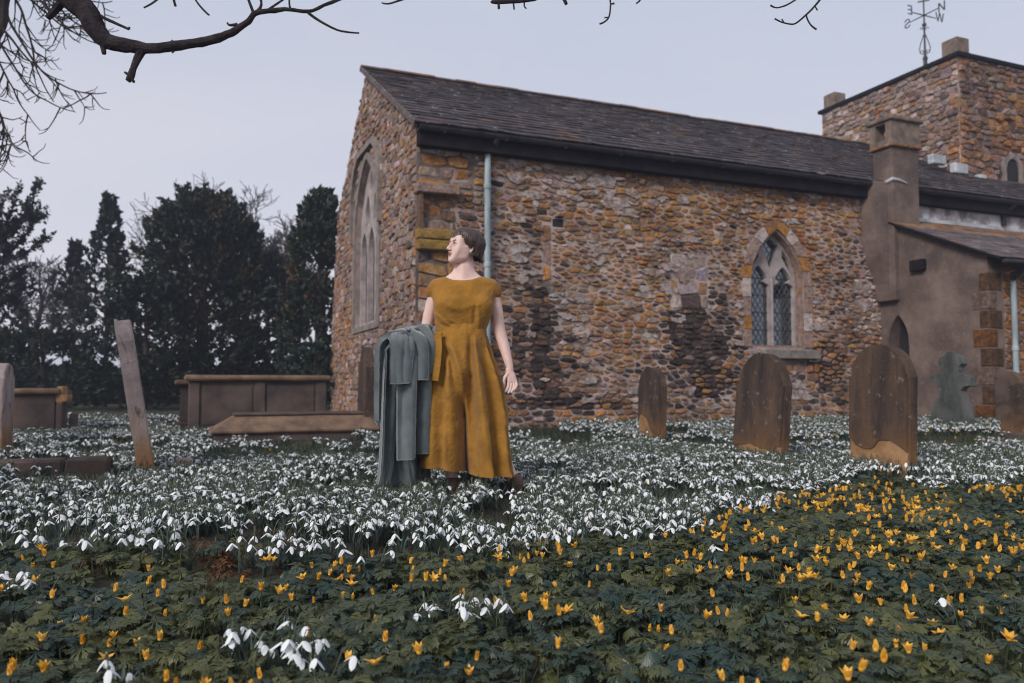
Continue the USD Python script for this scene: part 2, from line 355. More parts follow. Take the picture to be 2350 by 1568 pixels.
ORANGE = dict(orange=6, rust=3, olive=1.5, brown=1, pink=.8); PALE = dict(pale=5, pink=2, grey=1, orange=.6); DARK = dict(dark=6, brown=2, grey=.5); PINK = dict(pink=4, grey=2, pale=1.2, brown=2, rust=.6)
SZ = [(1005, 340, 60, 26, PALE, .8), (1000, 372, 60, 14, ORANGE, .9), (1250, 390, 110, 60, dict(pink=3, pale=2, rust=2, brown=1), .7), (1550, 470, 260, 90, ORANGE, .75), (1900, 500, 120, 90, ORANGE, .6), (1420, 560, 120, 100, ORANGE, .5),
      (1220, 800, 60, 140, DARK, .7), (1170, 560, 80, 110, dict(brown=4, dark=2, pink=2, rust=1), .7), (1610, 790, 75, 100, DARK, .95), (1580, 650, 60, 66, dict(pale=4, grey=3, blue=2), .95), (1254, 580, 14, 70, dict(orange=3, rust=2), .95), (1600, 800, 95, 120, dict(dark=8, brown=1), 1.0), (1240, 760, 30, 150, dict(dark=6, brown=1), .9), (1190, 790, 22, 120, dict(dark=6, brown=1), .8), (1100, 700, 60, 200, dict(dark=2, brown=4, rust=2), .5), (1300, 690, 40, 60, dict(blue=3, grey=3, orange=1), .5),
      (1450, 700, 110, 90, ORANGE, .5), (1270, 880, 40, 60, dict(dark=4, brown=2), .7), (1330, 420, 50, 30, dict(pale=4, pink=3), .6), (1420, 440, 90, 30, dict(pale=2, pink=2, orange=2), .5), (1450, 600, 90, 60, dict(orange=3, pale=1.5, rust=1), .5), (1340, 780, 60, 60, dict(pale=2, grey=2, pink=2), .6), (1400, 880, 200, 50, dict(pink=2, brown=3, dark=1, rust=1), .6), (1930, 690, 40, 150, dict(brown=3, dark=2, pink=1), .7), (2000, 640, 40, 130, dict(pale=4, grey=3, brown=1), .8), (1650, 860, 60, 30, dict(dark=3, orange=2), .6),
      (1880, 900, 140, 60, dict(brown=3, pink=1, dark=2), .7), (1700, 640, 60, 60, ORANGE, .4), (1990, 440, 40, 60, PINK, .6), (1200, 930, 150, 25, DARK, .6)]
SBASE = dict(orange=4.2, rust=2.8, brown=2.2, pink=1.1, pale=.6, dark=.22, grey=.4, olive=.6)

# ---- long wall: backing with the window opening cut through
WU0, WU1, WV0, WV1 = 1724, 1846, 527, 796
ws0, wz0 = on_wall(WU0, WV1); ws1, _ = on_wall(WU1, WV1); wcs = (ws0 + ws1) / 2; wz1 = on_wall(1785, WV0)[1]
WW = ws1 - ws0
def pointed(cx, z0, zt, wid, n=14, spring=.52):
    """a pointed arch outline: straight jambs, two arcs"""
    zs = z0 + (zt - z0) * spring; h = wid / 2; H = zt - zs
    R = (h * h + H * H) / (2 * h)
    arc = []
    a1 = math.atan2(H, -(h - R) - 0) if False else math.asin(min(1, H / R))
    for k in range(n + 1):
        a = a1 * k / n; arc.append((cx + h - R + R * math.cos(a), zs + R * math.sin(a)))
    left = [(2 * cx - x, z) for x, z in arc[::-1][1:]]
    return Polygon([(cx - h, z0), (cx + h, z0)] + arc + left).buffer(0)
win = pointed(wcs, wz0, wz1, WW)
long_region = sbox(0, -.15, SEND, EAVE + .02)
wall_h = long_region.difference(win)
south = obj('long_wall', extrude(wall_h, .5, 'y', 0.0), 'mortar', church)

buttress_s1 = on_wall(1046, 500)[0]
sring = pointed(wcs, wz0 - .0, wz1 + .16, WW + .34)
sill_pg = sbox(*([*on_wall(1745, 822), 0, 0][:2]), *on_wall(1872, 804))
niche = sbox(.02, on_wall(1000, 562)[1], buttress_s1, on_wall(1000, 440)[1])
region = sbox(.0, .0, 9.3, EAVE - .03).difference(sring).difference(sill_pg).difference(niche)
ashlar = sbox(.0, on_wall(1000, 430)[1], .85, EAVE - .03)
strip = sbox(on_wall(1244, 520)[0], on_wall(1250, 650)[1], on_wall(1264, 520)[0], on_wall(1250, 515)[1])
dress = sbox(on_wall(1538, 650)[0], on_wall(1580, 712)[1], on_wall(1622, 650)[0], on_wall(1580, 585)[1])
lower = sbox(on_wall(1740, 870)[0], .0, on_wall(1880, 870)[0], on_wall(1800, 832)[1])
hole_ = sbox(on_wall(1268, 512)[0], on_wall(1280, 521)[1], on_wall(1292, 512)[0], on_wall(1280, 503)[1])
blocks = rubble(strip, .5, .36, 61, gap=.02, jit=.05) + rubble(dress, .40, .24, 62, gap=.02, jit=.1) + rubble(lower, .28, .13, 63, gap=.03, jit=.08)
special = shapely.union_all([strip, dress, lower, hole_])
small = rubble(region.difference(ashlar).difference(special), .215, .080, 11, gap=.024, jit=.5, stretch=.82)
big = rubble(ashlar, .46, .17, 12, gap=.03, jit=.12)
low_ash = rubble(sbox(.02, .0, .8, on_wall(1000, 566)[1]).intersection(region), .34, .17, 17, jit=.2)
small = [p for p in small if not (p.centroid.x < .8 and p.centroid.y < on_wall(1000, 566)[1])]
stones = [(p, 0) for p in big + low_ash + blocks] + [(p, 1) for p in small]
r = np.random.default_rng(5)
built = []
for p, kind in stones:
    c = p.centroid; P = CH(c.x, 0, c.y)
    u, v, zf = proj(P)
    m = stone_mesh(p, r, r.uniform(.010, .020) if kind == 0 else abs(r.normal(.017, .013)) + .004)
    tn, dk = tone_at(P, r, SZ, SBASE, True)
    built.append((p.area / zf ** 2, m, tn, 'dark_stone' if dk else 'wall_stone'))
obj('putlog_hole', extrude(hole_, .01, 'y', -.004), 'dark_void', south)
built.sort(key=lambda t: -t[0])
for a, m, t, mt in built[:260]:
    obj('stone', m, mt, south, tone=t)
rest = built[260:]
for mt_ in ('wall_stone', 'dark_stone'):
    rr_ = [q for q in rest if q[3] == mt_]
    obj('small_stones', cat_m([q[1] for q in rr_]), mt_, south, kind='stuff', tone=np.vstack([np.tile(q[2], (len(q[1][0]), 1)) for q in rr_]))
# where damp has blackened the wall, and where limewash still clings
def blob(cx, cz, rx, rz, seed, n=40, k=.55):
    an = np.linspace(0, 2 * np.pi, n, endpoint=False)
    f = 1 - k + 2 * k * meshkit.fbm(np.stack([np.cos(an) * 1.7 + seed * 3.1, np.sin(an) * 1.7, 0 * an + seed], 1), 3, seed)
    return Polygon(np.stack([cx + rx * f * np.cos(an), cz + rz * f * np.sin(an)], 1)).buffer(0)
for q, (u, v, ru, rv) in enumerate(((1605, 800, 62, 95), (1240, 770, 20, 130), (1190, 790, 14, 100), (1640, 870, 50, 40), (1270, 890, 30, 45), (1300, 925, 120, 14), (1900, 840, 40, 60))):
    s_, z_ = on_wall(u, v); s2 = on_wall(u + ru, v)[0]; z2 = on_wall(u, v - rv)[1]
    g_ = blob(s_, z_, s2 - s_, z2 - z_, 20 + q).intersection(region)
    if g_.area > .01: obj('damp_stain', extrude(g_, .012, 'y', -.004), 'dark_mortar', south)
rl = np.random.default_rng(91); nlp = 0
for (u, v, ru, rv, n_) in ((1000, 342, 40, 18, 3), (1330, 420, 70, 26, 9), (1440, 450, 120, 34, 12), (1220, 400, 60, 40, 8), (1385, 560, 60, 60, 8), (1560, 600, 50, 60, 6), (1330, 720, 40, 60, 7), (1480, 690, 70, 70, 6), (1880, 700, 14, 70, 6), (1700, 700, 16, 60, 4), (1985, 640, 30, 120, 9), (1900, 470, 70, 40, 6), (1750, 480, 120, 40, 7), (1180, 600, 60, 110, 8), (1400, 900, 160, 30, 10), (1830, 880, 60, 30, 6)):
    for _ in range(int(n_ * 1.9)):
        uu, vv2 = u + rl.normal(0, ru * .55), v + rl.normal(0, rv * .55); s_, z_ = on_wall(uu, vv2)
        sz = rl.uniform(.03, .05) + .10 * rl.random() ** 2.5
        nlp += 1
        g_ = blob(s_, z_, sz * rl.uniform(.9, 1.9), sz * rl.uniform(.4, .8), 100 + nlp, 26, .8).intersection(region)
        g_ = max(getattr(g_, 'geoms', [g_]), key=lambda x: x.area)
        if g_.area > .004:
            pm = extrude(g_, .05, 'y', -rl.uniform(.022, .040)); obj('lime_patch', rough(pm, .006, 14, nlp), 'limewash', south)

# plain stones where the wall runs on behind the chimney: pale flaking render
a0 = on_wall(2124, 470); 
obj('render_patch', rough(extrude(sbox(9.15, on_wall(2200, 527)[1], 14.5, EAVE - .05), .03, 'y', -.03), .004, 9), 'white_render', church)

# window: dressed surround blocks, sill, tracery, leaded panes
r = np.random.default_rng(21)
surround = sring.difference(win.buffer(.004)).intersection(sbox(-9, wz0, 20, 20))
nb = 7
for side in (-1, 1):
    zz = wz0
    while zz < wz1 - .55:
        hh = r.uniform(.20, .33)
        blk = sbox(wcs + (0 if side > 0 else -2), zz + .006, wcs + (2 if side > 0 else 0), zz + hh - .006).intersection(surround)
        if blk.area > .004: obj('surround_block', rough(extrude(blk, .14, 'y', -r.uniform(.018, .03)), .003, 12), 'wall_stone', church, tone=np.array(PAL[r.choice(['pale', 'pink', 'orange', 'pink'])]) * 1.1)
        zz += hh
    apex = np.array([wcs, zz])
for k in range(6):                                          # the arch stones
    a0_, a1_ = math.pi * k / 6, math.pi * (k + 1) / 6
    c = (wcs, zz - .0)
    wedge = Polygon([c] + [(c[0] + 3 * math.cos(a0_ + (a1_ - a0_) * q / 4 ), c[1] + 3 * math.sin(a0_ + (a1_ - a0_) * q / 4)) for q in range(5)]).buffer(-.006)
    blk = wedge.intersection(surround)
    for g in getattr(blk, 'geoms', [blk]):
        if g.area > .003: obj('arch_stone', rough(extrude(g, .14, 'y', -r.uniform(.02, .035)), .003, 12), 'wall_stone', church, tone=np.array(PAL[['pink', 'pale', 'orange', 'rust', 'pale', 'pink'][k]]) * 1.1)
sx0, sz0 = on_wall(1745, 823); sx1, sz1 = on_wall(1874, 805)
obj('window_sill', rough(bx((sx0, -.12, sz0), (sx1, .2, sz1), .012), .004, 8), 'grey_stone', church)
tr = .075
mz = wz0 + (wz1 - wz0) * .52
lights = []
lw = (WW - 3 * tr) / 2
for sgn in (-1, 1):
    cx = wcs + sgn * (lw / 2 + tr / 2)
    L0 = pointed(cx, wz0 - .01, mz + .36, lw, spring=.70)
    # cusps bite into each light's head
    for q in (-1, 1):
        L0 = L0.difference(Polygon([(cx + q * lw * .52, mz + .02), (cx + q * lw * .20, mz + .085), (cx + q * lw * .52, mz + .19)]))
    lights.append(L0)
upper = pointed(wcs, mz + .30, wz1 - .20, .25, spring=.05)
dag = [Polygon([(wcs + q * .06, mz + .30), (wcs + q * (.10), mz + .62), (wcs + q * .27, mz + .52), (wcs + q * .36, mz + .36), (wcs + q * .20, mz + .46)]).buffer(-.008) for q in (-1, 1)]
V = Polygon([(wcs, mz + .26), (wcs - .17, mz + .72), (wcs, wz1 - .13), (wcs + .17, mz + .72)])
V = V.intersection(win.buffer(-.07))
spand = [Polygon([(wcs + q * (WW / 2 - .045), mz + .12), (wcs + q * (WW / 2 - .10), mz + .42), (wcs + q * .26, mz + .66), (wcs + q * .25, mz + .52), (wcs + q * .36, mz + .36)]).intersection(win.buffer(-.05)) for q in (-1, 1)]
trac = win.buffer(-.004)
for h in lights + [V] + spand: trac = trac.difference(h)
obj('tracery', extrude(trac, .10, 'y', .16), 'pale_stone', church)
mull = [(wcs - .03, .145, wz0), (wcs + .03, .145, wz0)]
obj('mullion', bx((wcs - tr / 2 + .012, .12, wz0), (wcs + tr / 2 - .012, .158, mz + .2), .01), 'pale_stone', church)
obj('window_reveal', extrude(win.difference(win.buffer(-.035)), .14, 'y', .012), 'wall_stone', church, tone=np.array(PAL['pink']))
# panes: diamond quarries between lead cames
glass_pg = win.buffer(-.03)
cames = []
st = .105
x0, z0, x1, z1 = glass_pg.bounds
lines = []
for k in range(-40, 60):
    for sg in (-1, 1):
        cx = x0 + k * st
        lines.append(shapely.LineString([(cx, z0 - .1), (cx + sg * (z1 - z0 + .2) / 1.55, z1 + .1)]))
net = shapely.union_all([l.intersection(glass_pg).buffer(.0055, cap_style=2) for l in lines])
obj('lead_cames', extrude(net, .008, 'y', .226), 'lead_came', church)
bars = [bx((x0, .214, zb - .006), (x1, .224, zb + .006)) for zb in np.arange(z0 + .28, mz + .3, .30)]
obj('window_bars', cat_m(bars), 'iron', church)
for sgn, L0 in zip((-1, 1), lights):
    obj('window_pane', extrude(L0.buffer(.02).intersection(glass_pg), .003, 'y', .232), 'pane', church)
obj('window_pane', extrude(shapely.union_all([V] + spand).buffer(.02).intersection(glass_pg).difference(shapely.union_all([L.buffer(.021) for L in lights])), .003, 'y', .232), 'pane', church)
obj('room_behind_window', bx((ws0 - .3, 1.6, wz0 - .4), (ws1 + .3, 1.62, wz1 + .3)), 'dark_void', church)
obj('room_behind_window', cat_m([bx((ws0 - .3, .45, wz0 - .4), (ws0 - .28, 1.6, wz1 + .3)), bx((ws1 + .28, .45, wz0 - .4), (ws1 + .3, 1.6, wz1 + .3)), bx((ws0 - .28, .45, wz1 + .28), (ws1 + .28, 1.6, wz1 + .3)), bx((ws0 - .28, .45, wz0 - .4), (ws1 + .28, 1.6, wz0 - .38))]), 'dark_void', church)

# corner buttress: slabs that jut out over a sunk panel
def slab(u0, v0, u1, v1, out, mat='wall_stone', tone=None):
    a, b = on_wall(u0, v1), on_wall(u1, v0)
    return obj('buttress_slab', rough(bx((max(a[0], -.05), -out, a[1]), (b[0], .1, b[1]), .015), .006, 7), mat, church, tone=tone)
slab(952, 430, 1050, 444, .14, tone=np.array(PAL['pink']) * 1.1)
slab(954, 532, 1052, 548, .10, tone=np.array(PAL['olive']) * 1.3)
slab(954, 558, 1050, 574, .13, tone=np.array(PAL['olive']) * 1.2)
n0, nz0, n1, nz1 = niche.bounds
obj('buttress_pier', bx((n0, -.10, nz1 - .0), (n0 + .05, .05, nz0)), 'wall_stone', church, tone=np.array(PAL['brown']))
for p in rubble(sbox(n0 + .02, nz0 + .1, n1, nz1 - .02), .30, .16, 31, jit=.1):
    m = stone_mesh(p, r, .008); obj('panel_stone', m, 'wall_stone', church, tone=np.array(PAL[r.choice(['rust', 'brown', 'brown', 'pink', 'dark'])]))

# ---- gable wall (faces -s): x of the polygons = w, mapped to the plane s = 0
FW = WID - .85
gpoly = Polygon([(0, -.15), (WID + .1, -.15), (WID - .2, 2.2), (FW, EAVE), (HALF, RIDGE - .03), (0, EAVE)])
def ew(u, v): return on_gable(u, v)
eA, eB = ew(868, 700)[0], ew(815, 700)[0]
ez0, ez1 = ew(845, 745)[1], ew(838, 372)[1]
ec, EW = (eA + eB) / 2, (eB - eA)
ewin = pointed(ec, ez0, ez1, EW, spring=.5)
gw = gpoly.difference(ewin)
def to_gable(m): 
    v, f = m; return np.stack([v[:, 1], v[:, 0], v[:, 2]], 1), np.asarray(f)[:, ::-1] if np.asarray(f).shape[1] == 3 else f
gable = obj('gable_wall', to_gable(extrude(gw, .5, 'y', .0)), 'mortar', church)
gs = rubble(gpoly.buffer(-.02).difference(pointed(ec, ez0 - .12, ez1 + .16, EW + .36)).intersection(sbox(0, 0, WID, 20)), .24, .12, 13)
GB = dict(pink=3.4, grey=2.8, brown=3, rust=1.0, dark=.8, pale=1.0, orange=.3)
GZ = [(790, 800, 30, 160, dict(orange=2, rust=2, pink=2), .6), (880, 420, 50, 100, PINK, .4), (830, 260, 40, 60, dict(brown=3, grey=2, rust=2), .6)]
gb = []
for p in gs:
    c = p.centroid; P = CH(0, c.x, c.y); u, v, zf = proj(P)
    gb.append((p.area, to_gable(stone_mesh(p, r, abs(r.normal(.013, .010)) + .004)), tone_at(P, r, GZ, GB)))
gb.sort(key=lambda t: -t[0])
for a, m, t in gb[:40]: obj('stone', m, 'wall_stone', gable, tone=t)
obj('small_stones', cat_m([m for _, m, _ in gb[40:]]), 'wall_stone', gable, kind='stuff', tone=np.vstack([np.tile(t, (len(m[0]), 1)) for _, m, t in gb[40:]]))
# tall east window: surround, three blocked lights with tracery
es = pointed(ec, ez0 - .1, ez1 + .14, EW + .32).difference(ewin.buffer(.004))
obj('east_window_surround', to_gable(extrude(es, .16, 'y', -.035)), 'grey_stone', church)
elz = ez0 + (ez1 - ez0) * .48
etr = ewin.buffer(-.004); ell = (EW - .4) / 3
ehole = [pointed(ec + k * (ell + .1), ez0 + .05, elz + .35, ell, spring=.72) for k in (-1, 0, 1)] + [pointed(ec + k * (ell * .5 + .06), elz + .45, elz + 1.0, ell * .7, spring=.2) for k in (-1, 1)] + [pointed(ec, elz + 1.05, elz + 1.55, ell * .6, spring=.2)]
for h in ehole: etr = etr.difference(h.intersection(ewin.buffer(-.08)))
obj('east_tracery', to_gable(extrude(etr, .10, 'y', .09)), 'pale_stone', church)
obj('east_blocking', to_gable(extrude(ewin, .05, 'y', .22)), 'pale_stone', church)
hood = pointed(ec, ez0 + 1.5, ez1 + .24, EW + .50).difference(pointed(ec, ez0 + 1.4, ez1 + .14, EW + .33))
obj('hood_mould', to_gable(extrude(hood.intersection(sbox(-9, elz + .2, 20, 20)), .10, 'y', -.085)), 'grey_stone', church)

# ---- roof: deck, slates, ridge tiles, verge, painted eaves shade
OV, VG = .20, .10
def roof_pt(s, t, up=0.0, side=0):
    """t = distance up the slope from the wall line; side 0 = the slope in view"""
    L = math.hypot(HALF, RIDGE - EAVE); w = t / L * HALF; z = EAVE + t / L * (RIDGE - EAVE)
    nx, nz = -(RIDGE - EAVE) / L, HALF / L
    return (s, (w + nx * up) if side == 0 else (FW + (HALF - FW) * (t / L) + up * .6, z + nz * up)[0], z + nz * up)
SL = math.hypot(HALF, RIDGE - EAVE)
TL = TW0 / HALF * SL
deck = []
for (s0, s1, t1) in ((-VG, TS, SL), (TS + .002, SEND, TL)):
    q = [roof_pt(s0, -OV - .05, .02), roof_pt(s1, -OV - .05, .02), roof_pt(s1, t1, .02), roof_pt(s0, t1, .02), roof_pt(s0, -OV - .05, .06), roof_pt(s1, -OV - .05, .06), roof_pt(s1, t1, .06), roof_pt(s0, t1, .06)]
    deck.append((np.array(q), np.array([(0, 3, 2, 1), (4, 5, 6, 7), (0, 1, 5, 4), (1, 2, 6, 5), (2, 3, 7, 6), (3, 0, 4, 7)])))
q = [roof_pt(s, t, h, 1) for h in (.0, .04) for s, t in ((.03, -OV), (TS, -OV), (TS, SL), (.03, SL))]
deck.append((np.array(q), np.array([(0, 1, 2, 3), (4, 7, 6, 5), (0, 4, 5, 1), (1, 5, 6, 2), (2, 6, 7, 3), (3, 7, 4, 0)])))
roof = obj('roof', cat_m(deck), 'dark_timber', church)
r = np.random.default_rng(41)
sl = []
t = -OV - .06; row = 0
while t < SL - .05:
    ex = .235 - .075 * max(0, t) / SL                     # courses diminish up the slope
    s = -VG - r.uniform(0, .3)
    while s < SEND:
        wd = r.uniform(.22, .40)
        s0, s1 = max(s, -VG), min(s + wd - .006, SEND)
        mid = (s0 + s1) / 2
        if s1 - s0 > .05 and not (mid > TS - .02 and t > TL - .1):
            h0, h1 = .075 + r.uniform(0, .012), .063
            t1 = min(t + ex * 1.25, SL)
            dt = r.normal(0, .008)
            tw = r.normal(0, .004)
            P = [roof_pt(s0, t + dt, h0 + tw), roof_pt(s1, t + dt, h0 - tw), roof_pt(s1, t1, h1), roof_pt(s0, t1, h1), roof_pt(s0, t + dt, h0 - .016 + tw), roof_pt(s1, t + dt, h0 - .016 - tw), roof_pt(s1, t1, h1 - .016), roof_pt(s0, t1, h1 - .016)]
            P = np.array(P)
            F = np.array([(0, 1, 2, 3), (4, 7, 6, 5), (0, 4, 5, 1), (1, 5, 6, 2), (3, 2, 6, 7), (0, 3, 7, 4)])
            zf = proj(CH(*P[0]))[2]
            g = r.choice([.8, 1, 1.2, 1.5], p=[.3, .4, .2, .1])
            sl.append(((s1 - s0) * ex / zf ** 2, (P, F), np.array((.047, .042, .047)) * g * r.uniform(.85, 1.15)))
        s += wd
    t += ex; row += 1
sl.sort(key=lambda a: -a[0])
for a, m, c in sl[:290]: obj('slate', m, 'slate', roof, tone=c)
obj('small_slates', cat_m([m for _, m, _ in sl[290:]]), 'slate', roof, kind='stuff', tone=np.vstack([np.tile(c, (8, 1)) for _, _, c in sl[290:]]))
rs = -VG
while rs < TS - .4:
    ln = r.uniform(.40, .52)
    an = np.linspace(-1.0, 1.0, 7)
    zt = RIDGE + .07 + r.normal(0, .006)
    outer = [(HALF + .15 * math.sin(a), zt - .10 + .15 * math.cos(a)) for a in an]; inner = [(HALF + .125 * math.sin(a), zt - .10 + .125 * math.cos(a)) for a in an[::-1]]
    obj('ridge_tile', extrude(Polygon(outer + inner), ln - .008, 'x', rs), 'slate', roof, tone=np.array(r.choice([(.09, .075, .07), (.15, .09, .05), (.11, .085, .07)], axis=0)) * 1.0)
    rs += ln
vg = [roof_pt(-VG - .012, -OV - .05, .0), roof_pt(-VG - .012, SL, .0), roof_pt(-VG - .012, SL, .085), roof_pt(-VG - .012, -OV - .05, .085)]
vg2 = [(a + .03, b, c) for a, b, c in vg]
obj('verge', (np.array(vg + vg2), np.array([(0, 1, 2, 3), (4, 7, 6, 5), (0, 4, 5, 1), (1, 5, 6, 2), (2, 6, 7, 3), (3, 7, 4, 0)])), 'slate', roof, tone=np.array((.10, .085, .08)))
obj('eaves_board', bx((-.02, -.19, EAVE - .37), (SEND, -.04, EAVE - .13), .01), 'dark_timber', church)  # near-black strip puts in the band of shade under the gutter
# half round gutter on the eave, with brackets
gy, gz = roof_pt(0, -OV, 0)[1] - .075, EAVE - OV * .5 - .015
an = np.linspace(-math.pi, 0, 9)
gp = Polygon([(gy + .07 * math.cos(a), gz + .07 * math.sin(a)) for a in an] + [(gy + .06 * math.cos(a), gz + .06 * math.sin(a)) for a in an[::-1]])
obj('gutter', extrude(gp, SEND + .06, 'x', -.05), 'gutter_paint', church)
for k in range(12):
    obj('gutter_bracket', bx((.3 + k * .95, gy - .075, gz - .085), (.325 + k * .95, -.0, gz - .070)), 'gutter_paint', church)
# downpipe near the corner
ps, _ = on_wall(1114, 500); zt = on_wall(1114, 345)[1]
def pipe(s, w, ztop, zbot, rad, mat='pipe_paint', swan=None):
    ms = []
    zz = np.linspace(zbot, ztop, 12)
    ms.append(frame_tube([(s, w, z) for z in zz], rad, 12))
    for z in np.arange(zbot + .1, ztop, 1.15): ms.append(frame_tube([(s, w, z), (s, w, z + .02), (s, w, z + .07), (s, w, z + .09)], [rad, rad * 1.22, rad * 1.22, rad], 12))
    return cat_m(ms)
obj('downpipe', pipe(ps, -.09, zt, .0, .047), 'pipe_paint', church, label='pale grey-blue painted pipe')
obj('downpipe_bend', frame_tube([(ps, -.09, zt - .02), (ps, -.09, zt + .05), (ps + .02, -.14, zt + .12), (ps + .08, gy + .02, gz - .12), (ps + .09, gy, gz - .03)], [.05, .05, .045, .045, .05], 10), 'gutter_paint', church)
simple('block_stone', (.10, .08, .07), (.21, .16, .13), scale=6, bump=.6, bscale=50, bdist=.01, rough_=.95, spec=.1)
# ------------------------------------------------------------------ chimney on the wall
def plane_u(u, p):
    """s on the vertical plane w = -p seen at column u (eye level)"""
    return on_wall(u, 880, -p)[0]
CHP = .46
cs0, cs1 = plane_u(2060, CHP), plane_u(2122, CHP)
CT = on_wall(2064, 268, -CHP)[1]; CB = on_wall(2064, 332, -CHP)[1]
zsh = on_wall(2062, 420, -CHP)[1]
obj('chimney_shaft', rough(bx((cs0, -CHP, 2.2), (cs1, -CHP + .42, CB), .015), .006, 4), 'render_wall', church)
lowp = Polygon([(cs0 - .30, EAVE - .10), (cs0 + .02, EAVE - .10), (cs0 + .02, 2.25), (cs0 - .02, 2.5), (cs0 - .22, 3.0), (cs0 - .30, 3.3)])
obj('chimney_shoulder', rough(extrude(lowp, .36, 'y', -.35), .008, 4), 'render_wall', church)
hole = .20
head = m3.Manifold.cube((cs1 - cs0 + .06, .48, CT - CB - .09)).translate((cs0 - .03, -CHP - .03, CB))
hc = (cs1 - cs0) / 2
head -= m3.Manifold.cube((2, .22, CT - CB - .21)).translate((cs0 - 1, -CHP + .10, CB + .09))
head -= m3.Manifold.cube((.28, 2, CT - CB - .21)).translate((cs0 + hc - .14, -CHP + .10, CB + .09))
obj('chimney_head', rough(tm(head.refine_to_length(.08)), .006, 7), 'block_stone', church, label='dark smoke-stained block with openings')
obj('chimney_band', rough(bx((cs0 - .055, -CHP - .055, CB - .05), (cs1 + .055, -CHP + .475, CB - .002), .01), .006, 7), 'wall_stone', church, tone=np.array(PAL['rust']))
obj('chimney_cap', rough(bx((cs0 - .08, -CHP - .08, CT - .088), (cs1 + .08, -CHP + .51, CT), .02), .006, 7), 'block_stone', church)
obj('mortar_fillet', frame_tube([(cs0 - .012, -.06, zsh - .04), (cs0 - .015, -CHP + .1, zsh + .03), (cs0 - .01, -CHP - .01, zsh + .06), (cs0 + .15, -CHP - .012, zsh + .05), (cs0 + .34, -CHP - .012, zsh + .01)], [.02, .03, .03, .024, .012], 6), 'lead_white', church)

# ------------------------------------------------------------------ lean-to vestry: its rendered end wall runs out towards the camera
VS = cs0 + .12; VP = 2.12
vz0 = on_gable(2085, 528, VS); 
VTOP = vz0[1] + .02; vend = on_gable(2345, 610, VS - .1)
vsl = (VTOP - vend[1]) / (vz0[0] - vend[0])      # fall per metre out
def vroof(w): return VTOP + (w - vz0[0]) * vsl
vp = Polygon([(0.0, -.15), (-VP, -.15), (-VP, vroof(-VP) - .03), (0, vroof(0) - .03)])
nz_lo, nz_hi = .0, on_gable(2060, 722, VS)[1]
nw0, nw1 = on_gable(2086, 800, VS)[0], on_gable(2040, 800, VS)[0]
doorway = pointed((nw0 + min(nw1, -.03)) / 2, -.1, nz_hi, min(nw1, -.03) - nw0, spring=.75)
vt = trimesh.Trimesh(*extrude(vp.difference(doorway), .35, 'x', VS), process=True)
vt = vt.subdivide_to_size(.25)
vest = obj('lean_to_wall', rough(vt, .012, 3), 'render_wall', church)
obj('lean_to_doorway', bx((VS + .26, nw0 - .05, -.1), (VS + .28, min(nw1, -.03) + .05, nz_hi + .05)), 'dark_void', church)
obj('vent_block', rough(bx((VS - .10, on_gable(2126, 605, VS)[0], on_gable(2110, 622, VS)[1]), (VS + .1, on_gable(2095, 605, VS)[0], on_gable(2110, 597, VS)[1]), .01), .004, 9), 'dark_timber', church)
lt = [obj('lean_to_front', bx((VS + .352, -VP + .02, -.15), (SEND - 3, -VP + .35, vroof(-VP) - .08)), 'mortar', church)]
fs = rubble(sbox(VS + .35, 0, VS + 3.0, vroof(-VP) - .1), .3, .14, 77)
fm = [(lambda m: (m[0] + [0, -VP + .02, 0], m[1]))(stone_mesh(p, r, .02)) for p in fs]
obj('front_stones', cat_m(fm), 'wall_stone', church, kind='stuff', tone=np.vstack([np.tile(np.array(PAL[r.choice(['orange', 'rust', 'brown', 'pink'])]), (len(m[0]), 1)) for m in fm]))
for k, zq in enumerate(np.arange(.1, vroof(-VP) - .3, .30)):      # corner stones
    obj('quoin', rough(bx((VS - .012, -VP - .012, zq), (VS + (.3 if k % 2 else .18), -VP + (.16 if k % 2 else .28), zq + .285), .012), .005, 9), 'dark_stone', church, tone=np.array(PAL[['rust', 'brown', 'pink', 'brown'][k % 4]]) * .55)
def vpt(s, w, up): return (s, w, vroof(w) + up)
V0, V1 = VS - .13, SEND - 3
q = [vpt(V0, -.02, 0), vpt(V1, -.02, 0), vpt(V1, -VP - .30, 0), vpt(V0, -VP - .30, 0), vpt(V0, -.02, .04), vpt(V1, -.02, .04), vpt(V1, -VP - .30, .04), vpt(V0, -VP - .30, .04)]
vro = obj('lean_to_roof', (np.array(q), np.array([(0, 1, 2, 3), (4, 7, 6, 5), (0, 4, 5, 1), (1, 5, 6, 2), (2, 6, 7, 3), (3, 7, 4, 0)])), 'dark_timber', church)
vs_, vt_ = [], []
w = -VP - .32
while w < -.08:
    ex = .19; s = V0 - r.uniform(0, .2)
    while s < V1:
        wd = r.uniform(.2, .38); s0, s1 = max(s, V0), min(s + wd - .006, V1)
        if s1 - s0 > .05:
            h = .052 + r.uniform(0, .012); w1 = min(w + ex * 1.25, -.03)
            P = np.array([vpt(s0, w, h), vpt(s1, w, h), vpt(s1, w1, .045), vpt(s0, w1, .045), vpt(s0, w, h - .014), vpt(s1, w, h - .014), vpt(s1, w1, .031), vpt(s0, w1, .031)])
            vs_.append((P, np.array([(0, 1, 2, 3), (4, 7, 6, 5), (0, 4, 5, 1), (1, 5, 6, 2), (3, 2, 6, 7), (0, 3, 7, 4)])))
            mossy = w > -.75 and r.random() < .7
            vt_.append(np.array((.19, .115, .055) if mossy else (.10, .09, .09)) * r.uniform(.7, 1.4))
        s += wd
    w += ex
for m, c in list(zip(vs_, vt_))[:0]: pass
obj('lean_to_slates', cat_m(vs_), 'slate', vro, kind='stuff', tone=np.vstack([np.tile(c, (8, 1)) for c in vt_]))
